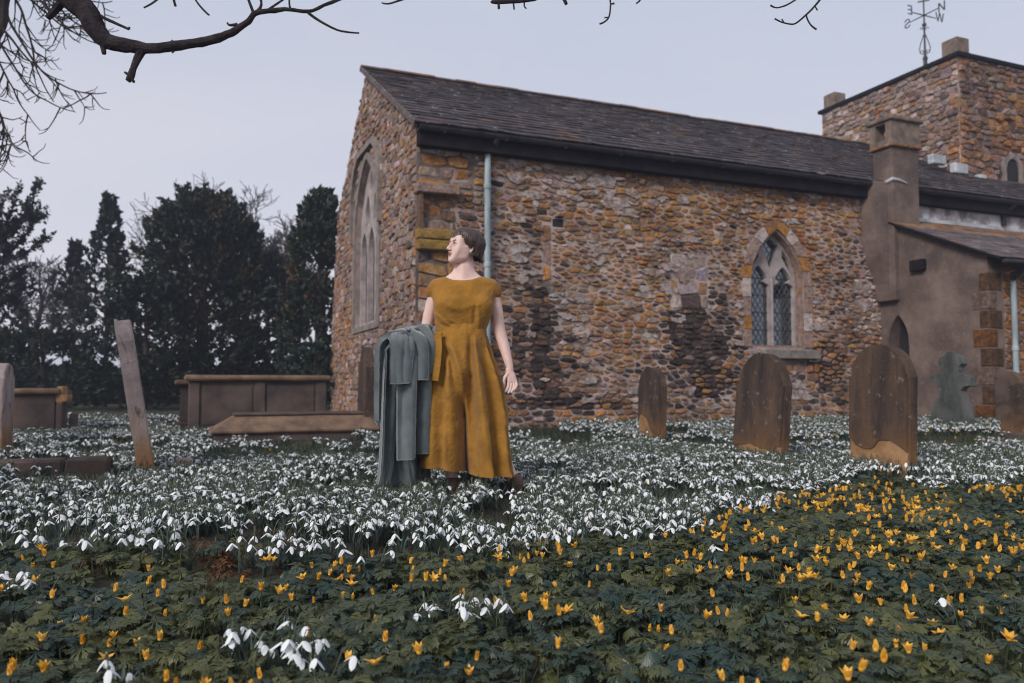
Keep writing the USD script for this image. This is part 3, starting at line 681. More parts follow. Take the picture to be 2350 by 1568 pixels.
obj('lead_flashing', rough(bx((VS + .3, -.035, vroof(0) + .03), (SEND - 3, -.008, vroof(0) + .10), .004), .006, 3), 'lead_white', church)
dps = on_wall(2329, 760, -VP - .10)[0]
dpz = on_wall(2329, 645, -VP - .10)[1]
obj('downpipe', pipe(dps, -VP - .10, dpz, -.02, .042), 'pipe_paint', church, label='pale pipe at the corner of the lean-to')
obj('lean_to_gutter', bx((V0 + .03, -VP - .40, vroof(-VP - .32) - .06), (V1, -VP - .30, vroof(-VP - .32) + .01), .02), 'gutter_paint', church)
obj('downpipe_bend', frame_tube([(dps, -VP - .10, dpz - .03), (dps, -VP - .11, dpz + .05), (dps - .02, -VP - .28, vroof(-VP - .32) - .12), (dps - .02, -VP - .34, vroof(-VP - .32) - .04)], .043, 8), 'gutter_paint', church)
np_s = on_wall(2294, 480)[0]
obj('short_downpipe', frame_tube([(np_s, -.08, vroof(0) + .12), (np_s, -.08, EAVE - .35), (np_s + .10, gy, gz - .05)], .05, 8), 'gutter_paint', church)

# ------------------------------------------------------------------ tower
TS1 = TS + 4.3
tower = obj('tower', bx((TS + .002, TW0 + .002, 0), (TS1, TW1, TTOP - .08)), 'mortar', church)
TB = dict(pink=3, grey=3, brown=3, rust=1.2, dark=1.5, pale=1.2, orange=.7); TSO = dict(dark=4, brown=4, pink=2, rust=1.6, orange=1.2, grey=1)
er = sbox(TW0, 4.2, TW1, TTOP - .09)
ts = []
for p in rubble(er, .26, .15, 51):
    m = stone_mesh(p, r, abs(r.normal(.025, .016)) + .006); v, f = to_gable(m); v = v + [TS, 0, 0]
    c = p.centroid; ts.append((p.area, (v, f), tone_at(CH(TS, c.x, c.y), r, [(2230, 300, 40, 60, dict(orange=3, rust=2), .6), (1920, 300, 40, 50, dict(pale=3, pink=3), .6)], TB)))
louver = sbox(*([0] * 4))
lan0, lz0 = on_wall(2306, 432, TW0); lan1, lz1 = on_wall(2336, 366, TW0)
lancet = pointed((lan0 + lan1) / 2, lz0, lz1, lan1 - lan0, spring=.6)
for p in rubble(sbox(TS, 3.8, TS1, TTOP - .09).difference(lancet.buffer(.12)), .28, .15, 52):
    m = stone_mesh(p, r, abs(r.normal(.03, .02)) + .006); v, f = m; v = v + [0, TW0, 0]
    c = p.centroid; ts.append((p.area, (v, f), tone_at(CH(c.x, TW0, c.y), r, [(2260, 220, 40, 60, DARK, .6), (2320, 300, 50, 60, dict(orange=3, rust=3, brown=2), .6)], TSO)))
ts.sort(key=lambda t: -t[0])
for a, m, c in ts[:60]: obj('stone', m, 'wall_stone', tower, tone=c)
obj('small_stones', cat_m([m for _, m, _ in ts[60:]]), 'wall_stone', tower, kind='stuff', tone=np.vstack([np.tile(c, (len(m[0]), 1)) for _, m, c in ts[60:]]))
obj('lancet_frame', extrude(lancet.buffer(.11, join_style=2).difference(lancet.buffer(-.02)), .08, 'y', TW0 - .05), 'grey_stone', tower)
obj('lancet_opening', extrude(lancet.buffer(-.018), .01, 'y', TW0 - .012), 'dark_void', tower)
cop = m3.Manifold.cube((TS1 - TS + .16, TW1 - TW0 + .16, .085)).translate((TS - .08, TW0 - .08, TTOP - .082)) - m3.Manifold.cube((TS1 - TS - .7, TW1 - TW0 - .7, 1)).translate((TS + .35, TW0 + .35, TTOP - .5))
obj('parapet_coping', tm(cop), 'dark_timber', tower, label='thin dark moulded coping')
for (s, w) in ((TS + .02, TW0 + .02), (TS + .02, TW1 - .44), (TS1 - .44, TW0 + .02)):
    obj('corner_block', rough(bx((s, w, TTOP + .003), (s + .40, w + .40, TTOP + .40), .012), .005, 5), 'block_stone', tower)
for (u, v, wd, h) in ((2150, 368, .42, .20), (2200, 388, .40, .24), (2250, 408, .26, .10)):
    s, z = on_wall(u, v, TW0 - .08)
    obj('flashing_stone', rough(trimesh.Trimesh(*bx((s - wd / 2, TW0 - .16, z - h / 2), (s + wd / 2, TW0 - .002, z + h / 2), .02)).subdivide(), .02, 6), 'lead_white', tower)

# ------------------------------------------------------------------ weather vane on the tower's east parapet
vw, _ = on_gable(2124, 160, TS + .15)
vbase = CH(TS + .15, vw, TTOP + .003)
vane = thing('weather_vane', 'black wrought iron weather vane with compass letters on the tower parapet', 'weather vane', vbase, ROTC)
vh = on_gable(2110, 41, TS + .15)[1] - TTOP
obj('pole', frame_tube([(0, 0, 0), (0, 0, .25), (0, 0, vh), (0, 0, vh + 1.1)], [.035, .026, .018, .012], 8), 'iron', vane)
obj('base_foot', cat_m([bx((-.10, -.10, 0), (.10, .10, .02)), frame_tube([(0, 0, .02), (0, 0, .2), (0, 0, .26), (0, 0, .34)], [.05, .045, .06, .03], 8)]), 'iron', vane)
for k in range(4):
    a = math.radians(45 + 90 * k); c_, s_ = math.cos(a), math.sin(a)
    obj('cage_bar', frame_tube([(.02 * c_, .02 * s_, .36), (.10 * c_, .10 * s_, .40), (.115 * c_, .115 * s_, .50), (.09 * c_, .09 * s_, .62), (.012 * c_, .012 * s_, .86)], .011, 6), 'iron', vane)
    th = np.linspace(0, 4.6, 14)
    obj('scroll', frame_tube([((.055 + .045 * (1 - t / 6) * math.cos(t)) * c_, (.055 + .045 * (1 - t / 6) * math.cos(t)) * s_, .42 + .05 * (1 - t / 6) * math.sin(t)) for t in th], .009, 5), 'iron', vane)
    obj('scroll', frame_tube([((.05 + .04 * (1 - t / 6) * math.cos(t)) * c_, (.05 + .04 * (1 - t / 6) * math.cos(t)) * s_, .98 + .05 * (1 - t / 6) * math.sin(t)) for t in th], .010, 5), 'iron', vane)
obj('collar', frame_tube([(0, 0, 1.03), (0, 0, 1.06), (0, 0, 1.10), (0, 0, 1.13)], [.02, .05, .05, .02], 8), 'iron', vane)
for k, L in enumerate('WNES'):                         # local +x is the long wall's direction; letters read outwards along their arms
    a = [0, -math.pi / 2, math.pi, math.pi / 2][k]
    R = trimesh.transformations.rotation_matrix(a, (0, 0, 1))[:3, :3]
    arm = obj('compass_arm', (lambda m: (m[0] @ R.T, m[1]))(frame_tube([(.0, 0, vh), (.40, 0, vh)], [.014, .011], 6)), 'iron', vane)
    t = meshkit.text_mesh(L, .22, .010)
    tv = np.array(t.vertices); tv = np.stack([tv[:, 0] - tv[:, 0].min() + .39, -tv[:, 2] + .006, tv[:, 1] - .11 + vh + (.05 if k in (0, 2) else -.0)], 1)
    obj('letter', (tv @ R.T, np.array(t.faces)), 'iron', vane, label='iron compass letter ' + L)
obj('pointer', frame_tube([(-.05, .12, vh + .37), (.05, -.12, vh + .33)], .016, 6), 'iron', vane)
# ------------------------------------------------------------------ gravestones: their faces look along the church (local -x), their edges towards the camera (local -y)
def ground_at(u, v):
    Y = 6.0
    for _ in range(40):
        P = px(u, v, Y); g = float(ground_z(P[0], P[1]))
        Y = Y * .5 + .5 * Y * (HC - g) / max(1e-3, HC - P[2])
    P = px(u, v, Y); P[2] = ground_z(P[0], P[1]); return P
N = {'g': ('geometry', {}), 't': ('texture_coordinate', {}), 'm': ('mapping', {'scale': (1, 1, .22)}), 'n': ('noise_texture', {'scale': 7.0, 'detail': 5.0, 'roughness': .65}), 'r': ('rgb_ramp', {'ramp': [(.3, (.026, .022, .023)), (.5, (.058, .041, .034)), (.72, (.115, .07, .046))]}),
     'z': ('separate_xyz', {}), 'n2': ('noise_texture', {'scale': 6.0, 'detail': 4.0}), 'za': ('math', {'math_type': 'multiply_add', 'value2': -.55}), 'zr': ('map_range', {'from_min': -.18, 'from_max': .12, 'to_min': .9, 'to_max': 0.0, 'clamp': True}), 'x': ('mix_color', {'b': (.155, .082, .036)}),
     'n3': ('noise_texture', {'scale': 18.0, 'detail': 4.0, 'roughness': .7}), 'l': ('map_range', {'from_min': .61, 'from_max': .68, 'to_min': 0.0, 'to_max': .45, 'clamp': True}), 'x2': ('mix_color', {'b': (.27, .25, .22)}),
     'bn': ('noise_texture', {'scale': 55.0, 'detail': 6.0, 'roughness': .7}), 'b': ('bump', {'strength': .8, 'distance': .012}), 'p': ('principled_bsdf', {'roughness': .92, 'specular_ior_level': .12})}
MAT['brown_stone'] = usdkit.material(stage, '/World/Looks/brown_stone', N, [('g.position', 'm.vector'), ('m.vector', 'n.vector'), ('n.fac', 'r.fac'), ('t.object', 'z.vector'), ('g.position', 'n2.vector'), ('n2.fac', 'za.value1'), ('z.z', 'za.value3'), ('za.value', 'zr.value'), ('r.color', 'x.a'), ('zr.result', 'x.fac'),
    ('g.position', 'n3.vector'), ('n3.fac', 'l.value'), ('l.result', 'x2.fac'), ('x.result', 'x2.a'), ('x2.result', 'p.base_color'), ('g.position', 'bn.vector'), ('bn.fac', 'b.height'), ('b.normal', 'p.normal')], surface='p.BSDF')
N = {'g': ('geometry', {}), 't': ('texture_coordinate', {}), 'm': ('mapping', {'scale': (1, 1, .4)}), 'n': ('noise_texture', {'scale': 9.0, 'detail': 5.0, 'roughness': .65}), 'r': ('rgb_ramp', {'ramp': [(.3, (.21, .165, .16)), (.55, (.31, .25, .24)), (.72, (.40, .33, .31))]}),
     'z': ('separate_xyz', {}), 'n2': ('noise_texture', {'scale': 5.0, 'detail': 4.0}), 'za': ('math', {'math_type': 'multiply_add', 'value2': -.9}), 'zr': ('map_range', {'from_min': -.36, 'from_max': .10, 'to_min': .95, 'to_max': 0.0, 'clamp': True}), 'x': ('mix_color', {'b': (.235, .125, .052)}),
     'n3': ('noise_texture', {'scale': 6.0, 'detail': 6.0, 'roughness': .75, 'distortion': 1.2}), 'l': ('map_range', {'from_min': .575, 'from_max': .62, 'to_min': 0.0, 'to_max': .85, 'clamp': True}), 'x2': ('mix_color', {'b': (.05, .038, .036)}),
     'bn': ('noise_texture', {'scale': 60.0, 'detail': 6.0, 'roughness': .7}), 'b': ('bump', {'strength': .8, 'distance': .012}), 'p': ('principled_bsdf', {'roughness': .92, 'specular_ior_level': .12})}
MAT['leaning_stone'] = usdkit.material(stage, '/World/Looks/leaning_stone', N, [('g.position', 'm.vector'), ('m.vector', 'n.vector'), ('n.fac', 'r.fac'), ('t.object', 'z.vector'), ('g.position', 'n2.vector'), ('n2.fac', 'za.value1'), ('z.z', 'za.value3'), ('za.value', 'zr.value'), ('r.color', 'x.a'), ('zr.result', 'x.fac'),
    ('m.vector', 'n3.vector'), ('n3.fac', 'l.value'), ('l.result', 'x2.fac'), ('x.result', 'x2.a'), ('x2.result', 'p.base_color'), ('g.position', 'bn.vector'), ('bn.fac', 'b.height'), ('b.normal', 'p.normal')], surface='p.BSDF')
simple('sandstone', (.19, .105, .05), (.34, .20, .105), scale=6, bump=.6, bscale=40, bdist=.01, rough_=.92, spec=.12, extra=[((.09, .055, .04), 4, .58, .70, .8), ((.42, .36, .30), 7, .66, .76, .5)])
simple('pinkish_stone', (.24, .17, .14), (.38, .29, .25), scale=5, stretch=(1, 1, .5), bump=.6, bscale=45, bdist=.01, rough_=.92, spec=.12, extra=[((.30, .16, .05), 2.4, .54, .70, .7), ((.055, .042, .04), 5, .63, .70, .9)])
simple('green_stone', (.045, .050, .049), (.10, .105, .098), scale=5, stretch=(1, 1, .4), bump=.6, bscale=45, bdist=.01, rough_=.92, spec=.12, extra=[((.04, .036, .038), 3, .54, .66, .8), ((.30, .32, .31), 9, .66, .74, .5)])
simple('tomb_stone', (.055, .042, .040), (.11, .082, .072), scale=3, bump=.6, bscale=45, bdist=.01, rough_=.92, spec=.12, extra=[((.16, .09, .04), 2.6, .56, .72, .6)])
simple('lid_stone', (.10, .066, .048), (.20, .13, .088), scale=5, bump=.6, bscale=40, bdist=.01, rough_=.92, spec=.12, extra=[((.08, .055, .045), 4, .56, .70, .7), ((.36, .33, .30), 12, .66, .74, .5)])

def arch_top(w, h, kind='round', sh=.0):
    """outline in (y, z) from z = -0.2"""
    h2 = w / 2
    if kind == 'round':                                     # narrow shoulders, then a round head
        rr = h2 - sh; an = np.linspace(0, math.pi, 19)
        pts = [(-h2, -.2), (h2, -.2), (h2, h - rr)] + [(rr * math.cos(a), h - rr + rr * math.sin(a)) for a in an] + [(-h2, h - rr)]
    elif kind == 'segment':
        an = np.linspace(math.radians(25), math.radians(155), 17); R = h2 / math.cos(math.radians(25)); zc = h - R
        pts = [(-h2, -.2), (h2, -.2)] + [(R * math.cos(a), zc + R * math.sin(a)) for a in an]
    elif kind == 'ogee':
        pts = [(-h2, -.2), (h2, -.2), (h2, h - .26), (h2 * .80, h - .20), (h2 * .62, h - .19), (h2 * .50, h - .12), (h2 * .26, h - .04), (0, h), (-h2 * .26, h - .04), (-h2 * .50, h - .12), (-h2 * .62, h - .19), (-h2 * .80, h - .20), (-h2, h - .26)]
    return Polygon(pts).buffer(0)

def slab_x(pg, x0, x1, bev=.012, amp=.005, seed=3):
    """outline in (y, z), extruded along x with softened arrises"""
    inner = pg.buffer(-bev)
    d = x1 - x0
    core = tm(extrude(pg, d - 2 * bev, 'x', x0 + bev)); 
    a = extrude(inner, d, 'x', x0)
    pts = np.vstack([core.vertices, a[0]])
    m = trimesh.convex.convex_hull(pts) if pg.convex_hull.area - pg.area < .004 else None
    if m is None:
        A = m3.CrossSection([np.array(pg.exterior.coords)[:-1] if shapely.is_ccw(pg.exterior) else np.array(pg.exterior.coords)[:-1][::-1]])
        M = m3.Manifold.extrude(A, d).refine_to_length(.05)
        v = tm(M); q = np.array(v.vertices); m = trimesh.Trimesh(np.stack([x0 + q[:, 2], q[:, 0], q[:, 1]], 1), v.faces, process=False)
        return rough(m, amp, 8, seed)
    m = m.subdivide_to_size(.09)
    return rough(m, amp, 8, seed)

def headstone(name, label, u, v, h, w, t, kind='round', sh=.02, lean=(0, 0), mat='brown_stone', skin=None, skinmat='brown_stone', turn=0, seed=1, amp=.011, group=None):
    P = ground_at(u, v)
    x = thing(name, label, 'gravestone', P, ROTC + turn, group)
    UsdGeom.Xformable(x).AddRotateYOp().Set(lean[0]); UsdGeom.Xformable(x).AddRotateXOp().Set(lean[1])
    pg = arch_top(w, h, kind, sh)
    obj('slab', slab_x(pg, -t / 2 + (.020 if skin else 0), t / 2, seed=seed, amp=amp), skinmat if skin else mat, x)
    if skin is not None:
        obj('spalled_face', slab_x(pg.buffer(-.010).intersection(sbox(-9, -.2, 9, h * .6)), -t / 2 + .006, -t / 2 + .045, .004, .006, seed + 50), mat, x)                                    # the old face, spalled away below a ragged edge
        r_ = np.random.default_rng(seed); yy = np.linspace(-w / 2, w / 2, 16)
        edge = [(y, skin(y / w) + r_.normal(0, .010)) for y in yy]
        cut = Polygon(edge + [(w, h + 1), (-w, h + 1)]).buffer(0)
        f = pg.buffer(-.004).intersection(cut)
        f = max(getattr(f, 'geoms', [f]), key=lambda g: g.area)
        obj('old_face', slab_x(f, -t / 2 - .004, -t / 2 + .019, .004, .003, seed), skinmat, x, label='dark old face that has flaked off near the foot')
    return x

headstone('leaning_gravestone', 'tall pale slab seen edge on, leaning left among the snowdrops', 338, 1096, 1.22, .55, .115, 'segment', lean=(-9.5, 0), mat='leaning_stone', turn=4, seed=4, amp=.009)
headstone('gravestone', 'small black round-topped stone with a pale foot, right of the woman', 1497, 1016, .87, .46, .10, 'round', .015, mat='sandstone', skin=lambda q: .20 + .12 * math.sin(q * 5), lean=(1, 0), seed=5)
headstone('gravestone', 'dark shouldered headstone in front of the leaded window, tilting right', 1742, 1066, 1.0, .63, .11, 'round', .035, mat='sandstone', skin=lambda q: .16 + .02 * math.sin(q * 9), lean=(4, 2), seed=6)
headstone('gravestone', 'largest round-topped brown headstone, with a broken pale patch low on its face', 2025, 1090, 1.02, .56, .12, 'round', .025, mat='sandstone', skin=lambda q: (.24 - .05 * math.sin(q * 8)) if q > -.9 else .5, lean=(1, 1), seed=7)
headstone('gravestone', 'brown carved headstone standing on edge in front of the church gable', 838, 1003, 1.16, .50, .12, 'ogee', lean=(1, 0), mat='sandstone', skin=lambda q: -.05, seed=8)
headstone('gravestone', 'lichened slab cut off by the left edge of the picture', 4, 1040, .93, .5, .10, 'segment', mat='leaning_stone', seed=9)
headstone('gravestone', 'stubby worn stone beside the small cross, under the dark trees', 168, 1000, .30, .16, .09, 'round', .01, mat='tomb_stone', seed=10)
headstone('gravestone', 'tall round stone at the right edge, behind an ornate broken one', 2322, 985, .84, .42, .10, 'round', .02, mat='tomb_stone', seed=11)

# ornate grey-green stone like a worn cross, in front of the rendered wall
def cross_outline(h, w):
    H = w / 2
    half = [(H * .95, -.2), (H * .95, .16), (H * .80, .30), (H * .62, h * .44), (H * .52, h * .50), (H * .66, h * .55), (H * .98, h * .56), (H * 1.0, h * .66), (H * .70, h * .70), (H * .42, h * .72), (H * .44, h * .80), (H * .58, h * .84), (H * .52, h * .92), (H * .24, h * .96), (0, h)]
    return Polygon(half + [(-x, z) for x, z in half[::-1][1:]]).buffer(.012).buffer(-.012)
def cross(label, u, v, h, w, t, mat, lean, seed, broken=True):
    x = thing('carved_gravestone', label, 'gravestone', ground_at(u, v), ROTC)
    UsdGeom.Xformable(x).AddRotateYOp().Set(lean)
    pg = cross_outline(h, w)
    if broken: pg = pg.difference(Polygon([(w * .16, h * .50), (w, h * .40), (w, h * .60), (w * .3, h * .60)]))
    pg = max(getattr(pg, 'geoms', [pg]), key=lambda g: g.area)
    obj('slab', slab_x(pg, -t / 2, t / 2, seed=seed, amp=.012), mat, x)
    obj('plinth', rough(bx((-t * .9, -w * .62, -.2), (t * .9, w * .62, .10), .02), .01, 6), 'tomb_stone', x)
    return x
cross('grey-green carved stone with a trefoil head and one broken arm', 2185, 985, 1.12, .66, .13, 'green_stone', 3, 14)
cross('low ornate broken stone cut off by the right edge of the picture', 2352, 1012, .70, .52, .13, 'brown_stone', -2, 15)
x = thing('small_cross', 'little wheel-headed stone cross under the trees on the left', 'gravestone', ground_at(140, 1000), ROTC + 50)
obj('shaft', rough(trimesh.Trimesh(*bx((-.05, -.05, -.1), (.05, .05, .42), .01)).subdivide(), .006, 9), 'tomb_stone', x)
obj('cross_arms', rough(trimesh.Trimesh(*bx((-.045, -.13, .44), (.045, .13, .53), .01)).subdivide(), .006, 9), 'sandstone', x)
obj('cross_head', rough(trimesh.Trimesh(*bx((-.044, -.05, .422), (.044, .05, .64), .01)).subdivide(), .006, 9), 'sandstone', x)

# chest tombs and the coped ledger lie along the church
def chest(name, label, u, v, L, W, H, pil=True, seed=2, over=.06):
    P = ground_at(u, v); x = thing(name, label, 'tomb', P, ROTC)
    obj('plinth', rough(trimesh.Trimesh(*bx((-.05, -.05, -.2), (L + .05, W + .05, .10), .02)).subdivide(), .008, 5, seed), 'tomb_stone', x)
    obj('chest_body', rough(trimesh.Trimesh(*bx((.02, .02, .10), (L - .02, W - .02, H - .08), .006)).subdivide_to_size(.3), .004, 5, seed), 'tomb_stone', x)
    if pil:
        for c in (0, L * .5 - .06, L - .13):
            obj('pilaster', rough(bx((c, -.004, .102), (c + .13, .03, H - .082), .008), .003, 9, seed), 'tomb_stone', x)
        for c0, c1 in ((.16, L * .5 - .09), (L * .5 + .10, L - .16)):
            obj('side_panel', rough(bx((c0, .010, .16), (c1, .03, H - .14), .006), .003, 9, seed), 'tomb_stone', x)
        for c in (0, W - .13): obj('pilaster', rough(bx((-.004, c + .004, .103), (.03, c + .13, H - .083), .008), .003, 9, seed), 'tomb_stone', x)
    obj('lid', rough(trimesh.Trimesh(*bx((-over, -over, H - .078), (L + over, W + over, H), .025)).subdivide_to_size(.25), .007, 6, seed), 'lid_stone', x)
    return x
chest('chest_tomb', 'big brown chest tomb with a lichened lid, left of the church gable', 431, 1006, 1.72, .85, .80, True, 2)
chest('chest_tomb', 'chest tomb mostly hidden behind the big one, its lid end showing', 408, 985, 1.7, .8, .70, False, 3)
x = chest('table_tomb', 'small table tomb under the dark trees at far left', 24, 1004, .50, .7, .62, False, 5, .05)
P = ground_at(490, 1024); x = thing('ledger_tomb', 'low coped grave slab lying in front of the big chest tomb', 'tomb', P, ROTC)
L, W = 1.90, .72
obj('base_course', rough(trimesh.Trimesh(*bx((.0, 0, -.2), (L, W, .13), .01)).subdivide_to_size(.3), .010, 6), 'tomb_stone', x)
obj('moulding', rough(trimesh.Trimesh(*bx((-.04, -.04, .131), (L + .04, W + .04, .19), .02)).subdivide_to_size(.3), .006, 6), 'lid_stone', x)
rv = np.array([(-.0, -.0, .19), (L, 0, .19), (L, W, .19), (0, W, .19), (.24, .22, .335), (L - .06, .22, .335), (L - .06, W - .22, .335), (.24, W - .22, .335)])
obj('coped_top', rough(trimesh.convex.convex_hull(rv).subdivide_to_size(.2), .006, 6), 'lid_stone', x)
obj('ridge_fillet', rough(trimesh.Trimesh(*bx((.22, .19, .333), (L - .04, W - .19, .365), .01)).subdivide_to_size(.2), .005, 6), 'tomb_stone', x)

# low kerb of a grave at the left, and a single loose block
A, B = ground_at(-120, 1112), ground_at(278, 1104)
x = thing('grave_kerb', 'low brown stone kerb running in from the left edge', 'grave kerb', A, math.degrees(math.atan2(B[1] - A[1], B[0] - A[0])))
n = np.linalg.norm((B - A)[:2]); q = 0; r = np.random.default_rng(3)
while q < n - .1:
    ln = r.uniform(.28, .5)
    obj('kerb_stone', rough(trimesh.Trimesh(*bx((q, -.09, -.1), (min(q + ln - .01, n), .12, .17 + r.normal(0, .012)), .02)).subdivide(), .016, 7, int(q * 10)), 'tomb_stone', x); q += ln
obj('loose_block', rough(trimesh.Trimesh(*bx((-.07, -.08, -.08), (.06, .08, .12), .012)).subdivide().subdivide(), .012, 9) if False else (lambda m: (m[0] @ trimesh.transformations.rotation_matrix(.4, (0, 0, 1))[:3, :3].T + ground_at(424, 1088), m[1]))(rough(trimesh.Trimesh(*bx((-.07, -.08, -.08), (.06, .08, .12), .012)).subdivide().subdivide(), .012, 9)), 'pinkish_stone', label='small pinkish stone block right of the leaning slab', cat='stone block')
# ------------------------------------------------------------------ trees
simple('bark', (.020, .017, .018), (.055, .043, .040), scale=12, stretch=(1, 1, .3), bump=.8, bscale=30, rough_=.95, spec=.1)
simple('twig', (.028, .024, .026), (.05, .042, .042), scale=8, rough_=.9, spec=.1)
leafy('yew_leaf', (.012, .019, .014), (.030, .042, .024), .12, .55, .3, scale=.7)
leafy('rusty_leaf', (.020, .022, .012), (.070, .043, .020), .12, .55, .3, scale=.7)
leafy('blue_leaf', (.012, .024, .022), (.030, .055, .042), .12, .5, .3, scale=.8)
leafy('spruce_leaf', (.010, .014, .014), (.022, .030, .024), .10, .55, .3, scale=.6)

def sprays(centres, dirs, size, rg, droop=.2, n=2):
    """pointed leafy sprays: each a folded kite of four triangles"""
    c = np.repeat(centres, n, 0); d = np.repeat(dirs, n, 0)
    m = len(c)
    d = d + rg.normal(0, .45, (m, 3)); d[:, 2] -= droop; d /= np.linalg.norm(d, axis=1, keepdims=True)
    s = size * rg.uniform(.6, 1.4, m)[:, None]
    side = np.cross(d, rg.normal(0, 1, (m, 3))); side /= np.linalg.norm(side, axis=1, keepdims=True) + 1e-9
    up = np.cross(side, d)
    a = c; tip = c + d * s; l = c + d * s * .45 + side * s * .27 - up * s * .06; rr = c + d * s * .45 - side * s * .27 - up * s * .06; mid = c + d * s * .5 + up * s * .05
    v = np.stack([a, l, tip, rr, mid], 1).reshape(-1, 3)
    k = np.arange(m)[:, None] * 5
    f = np.concatenate([k + [0, 4, 1], k + [1, 4, 2], k + [2, 4, 3], k + [3, 4, 0]], 0)
    return v, f

def plumes(rg, roots, axes, lens, per, size, fullness=.34):
    """feathery shoots: sprays set along an axis, shorter towards the tip, pointing forward and out"""
    n = len(roots); t = rg.uniform(0, 1, (n, per)) ** .8
    a = axes / np.linalg.norm(axes, axis=1, keepdims=True)
    s1 = np.cross(a, [0, 0, 1.0]); s1 /= np.linalg.norm(s1, axis=1, keepdims=True) + 1e-9; s2 = np.cross(s1, a)
    ang = rg.uniform(0, 2 * np.pi, (n, per)); rad = fullness * lens[:, None] * (1 - t) * np.sqrt(rg.uniform(0, 1, (n, per))) * (.35 + .65 * np.minimum(1, t * 3))
    off = s1[:, None] * (np.cos(ang) * rad)[..., None] + s2[:, None] * (np.sin(ang) * rad)[..., None] * .75
    P = roots[:, None] + a[:, None] * (lens[:, None] * t)[..., None] + off
    D = a[:, None] * .9 + off / (lens[:, None, None] * .35 + 1e-6) * .8
    return sprays(P.reshape(-1, 3), D.reshape(-1, 3), size, rg, 0, 1)

def crown_plumes(rg, height, radius, profile, n, per, size, low, squash, lump, seed, up, hole=.40, plen=.30):
    m = n * 4
    t = low + (1 - low) * rg.uniform(0, 1, m) ** .85; ph = rg.uniform(0, 2 * np.pi, m)
    R = radius * np.array([profile(x) for x in t])
    lumps = meshkit.fbm(np.stack([np.cos(ph) * 1.6, np.sin(ph) * 1.6, t * height * .7], 1), 3, seed)
    R = R * (1 - lump + 2 * lump * lumps); rr = R * np.sqrt(rg.uniform(.12, 1.0, m))
    P = np.stack([np.cos(ph) * rr, np.sin(ph) * rr * squash, t * height], 1)
    keep = (meshkit.fbm(P * 1.1 + seed, 3, seed + 1) > hole) | (t > .72)
    P, ph, t, rr = P[keep][:n], ph[keep][:n], t[keep][:n], rr[keep][:n]
    ax_ = np.stack([np.cos(ph) * (1 - .5 * t), np.sin(ph) * (1 - .5 * t), up + .9 * t ** 2], 1) + rg.normal(0, .22, (len(P), 3))
    ln = radius * plen * rg.uniform(.6, 1.3, len(P)) * (1.12 - .55 * t)
    return plumes(rg, P - ax_ / np.linalg.norm(ax_, axis=1, keepdims=True) * ln[:, None] * .6, ax_, ln, per, size)

def limb(rg, p0, d0, L, r0, bend=.25, steps=7, lift=.0):
    p, d, pts = np.array(p0, float), np.array(d0, float), []
    d /= np.linalg.norm(d)
    for k in range(steps):
        pts.append(p.copy()); d = d + rg.normal(0, bend / math.sqrt(steps), 3); d[2] += lift / steps; d /= np.linalg.norm(d); p = p + d * L / (steps - 1)
    return np.array(pts), np.linspace(r0, r0 * .3, steps)

def evergreen(name, label, base, height, radius, profile, n, size, mats, seed, group=None, low=.08, up=.25, lump=.35, trunk=.16, squash=1.0, limbs=14, lean=0, per=26, hole=.40, plen=.34):
    rg = np.random.default_rng(seed)
    x = thing(name, label, 'tree', base, 0, group)
    ts = [frame_tube([(0, 0, -.3), (0.03, 0, height * .3), (lean * .5, .05, height * .6), (lean, 0, height * 1.0)], [trunk * 1.25, trunk, trunk * .6, trunk * .16], 9)]
    obj('trunk', ts[0], 'bark', x)
    lb = []
    for k in range(limbs):
        z = height * rg.uniform(.12, .85); a = rg.uniform(0, 2 * np.pi); R = radius * profile(z / height)
        p, rd = limb(rg, (0, 0, z), (math.cos(a), math.sin(a) * squash, up * .9), R * rg.uniform(.75, 1.05), trunk * .32)
        lb.append(frame_tube(p, rd, 5))
    obj('limbs', cat_m(lb), 'bark', x)
    for k, (mt, share) in enumerate(mats):
        c = crown_plumes(rg, height, radius, profile, int(n * share), per, size, low, squash, lump, seed * 7 + k, up, hole, plen)
        obj('crown', c, mt, x)
    return x

def base_at(u, Y): P = px(u, 880, Y); P[2] = float(ground_z(P[0], P[1])) - .02; return P
def hgt(v, Y): return px(1175, v, Y)[2]
bush = lambda t: math.sqrt(max(0.0, 1 - ((t - .38) / .64) ** 2)) if t > .0 else .5
cone = lambda t: max(.03, (1 - t) ** .85)
col = lambda t: max(.1, min(1, 1.25 * (1 - t) ** .45)) * (.8 + .2 * min(1, t * 4))
fan = lambda t: max(.08, (1 - t ** 2.2) * (.75 + .25 * t))
evergreen('yew_tree', 'broad dense yew with a rusty top, tallest of the dark trees in the middle', base_at(460, 21), hgt(455, 21), 1.95, bush, 680, .15, [('yew_leaf', .58), ('rusty_leaf', .26), ('blue_leaf', .16)], 3, low=.05, up=.55, plen=.42, per=32)
evergreen('yew_tree', 'dark upright evergreen touching the left edge of the church gable', base_at(732, 20), hgt(450, 20), 1.05, col, 420, .14, [('yew_leaf', .86), ('rusty_leaf', .14)], 4, low=.05, up=1.0, plen=.55, per=30)
evergreen('conifer', 'slender open conifer with a pointed top, left of the broad yew', base_at(240, 22), hgt(455, 22), 1.45, lambda t: max(.10, (1 - t) ** .8), 520, .115, [('spruce_leaf', 1.0)], 5, low=.12, up=.75, lump=.42, limbs=60, per=15, hole=.30, plen=.24, trunk=.07)
evergreen('conifer', 'thin dark conifer between the slender one and the left edge', base_at(165, 24), hgt(560, 24), 1.0, lambda t: max(.14, (1 - t) ** .7), 240, .12, [('spruce_leaf', 1.0)], 6, low=.15, up=.7, lump=.5, limbs=40, per=14, hole=.36, plen=.34, trunk=.06)
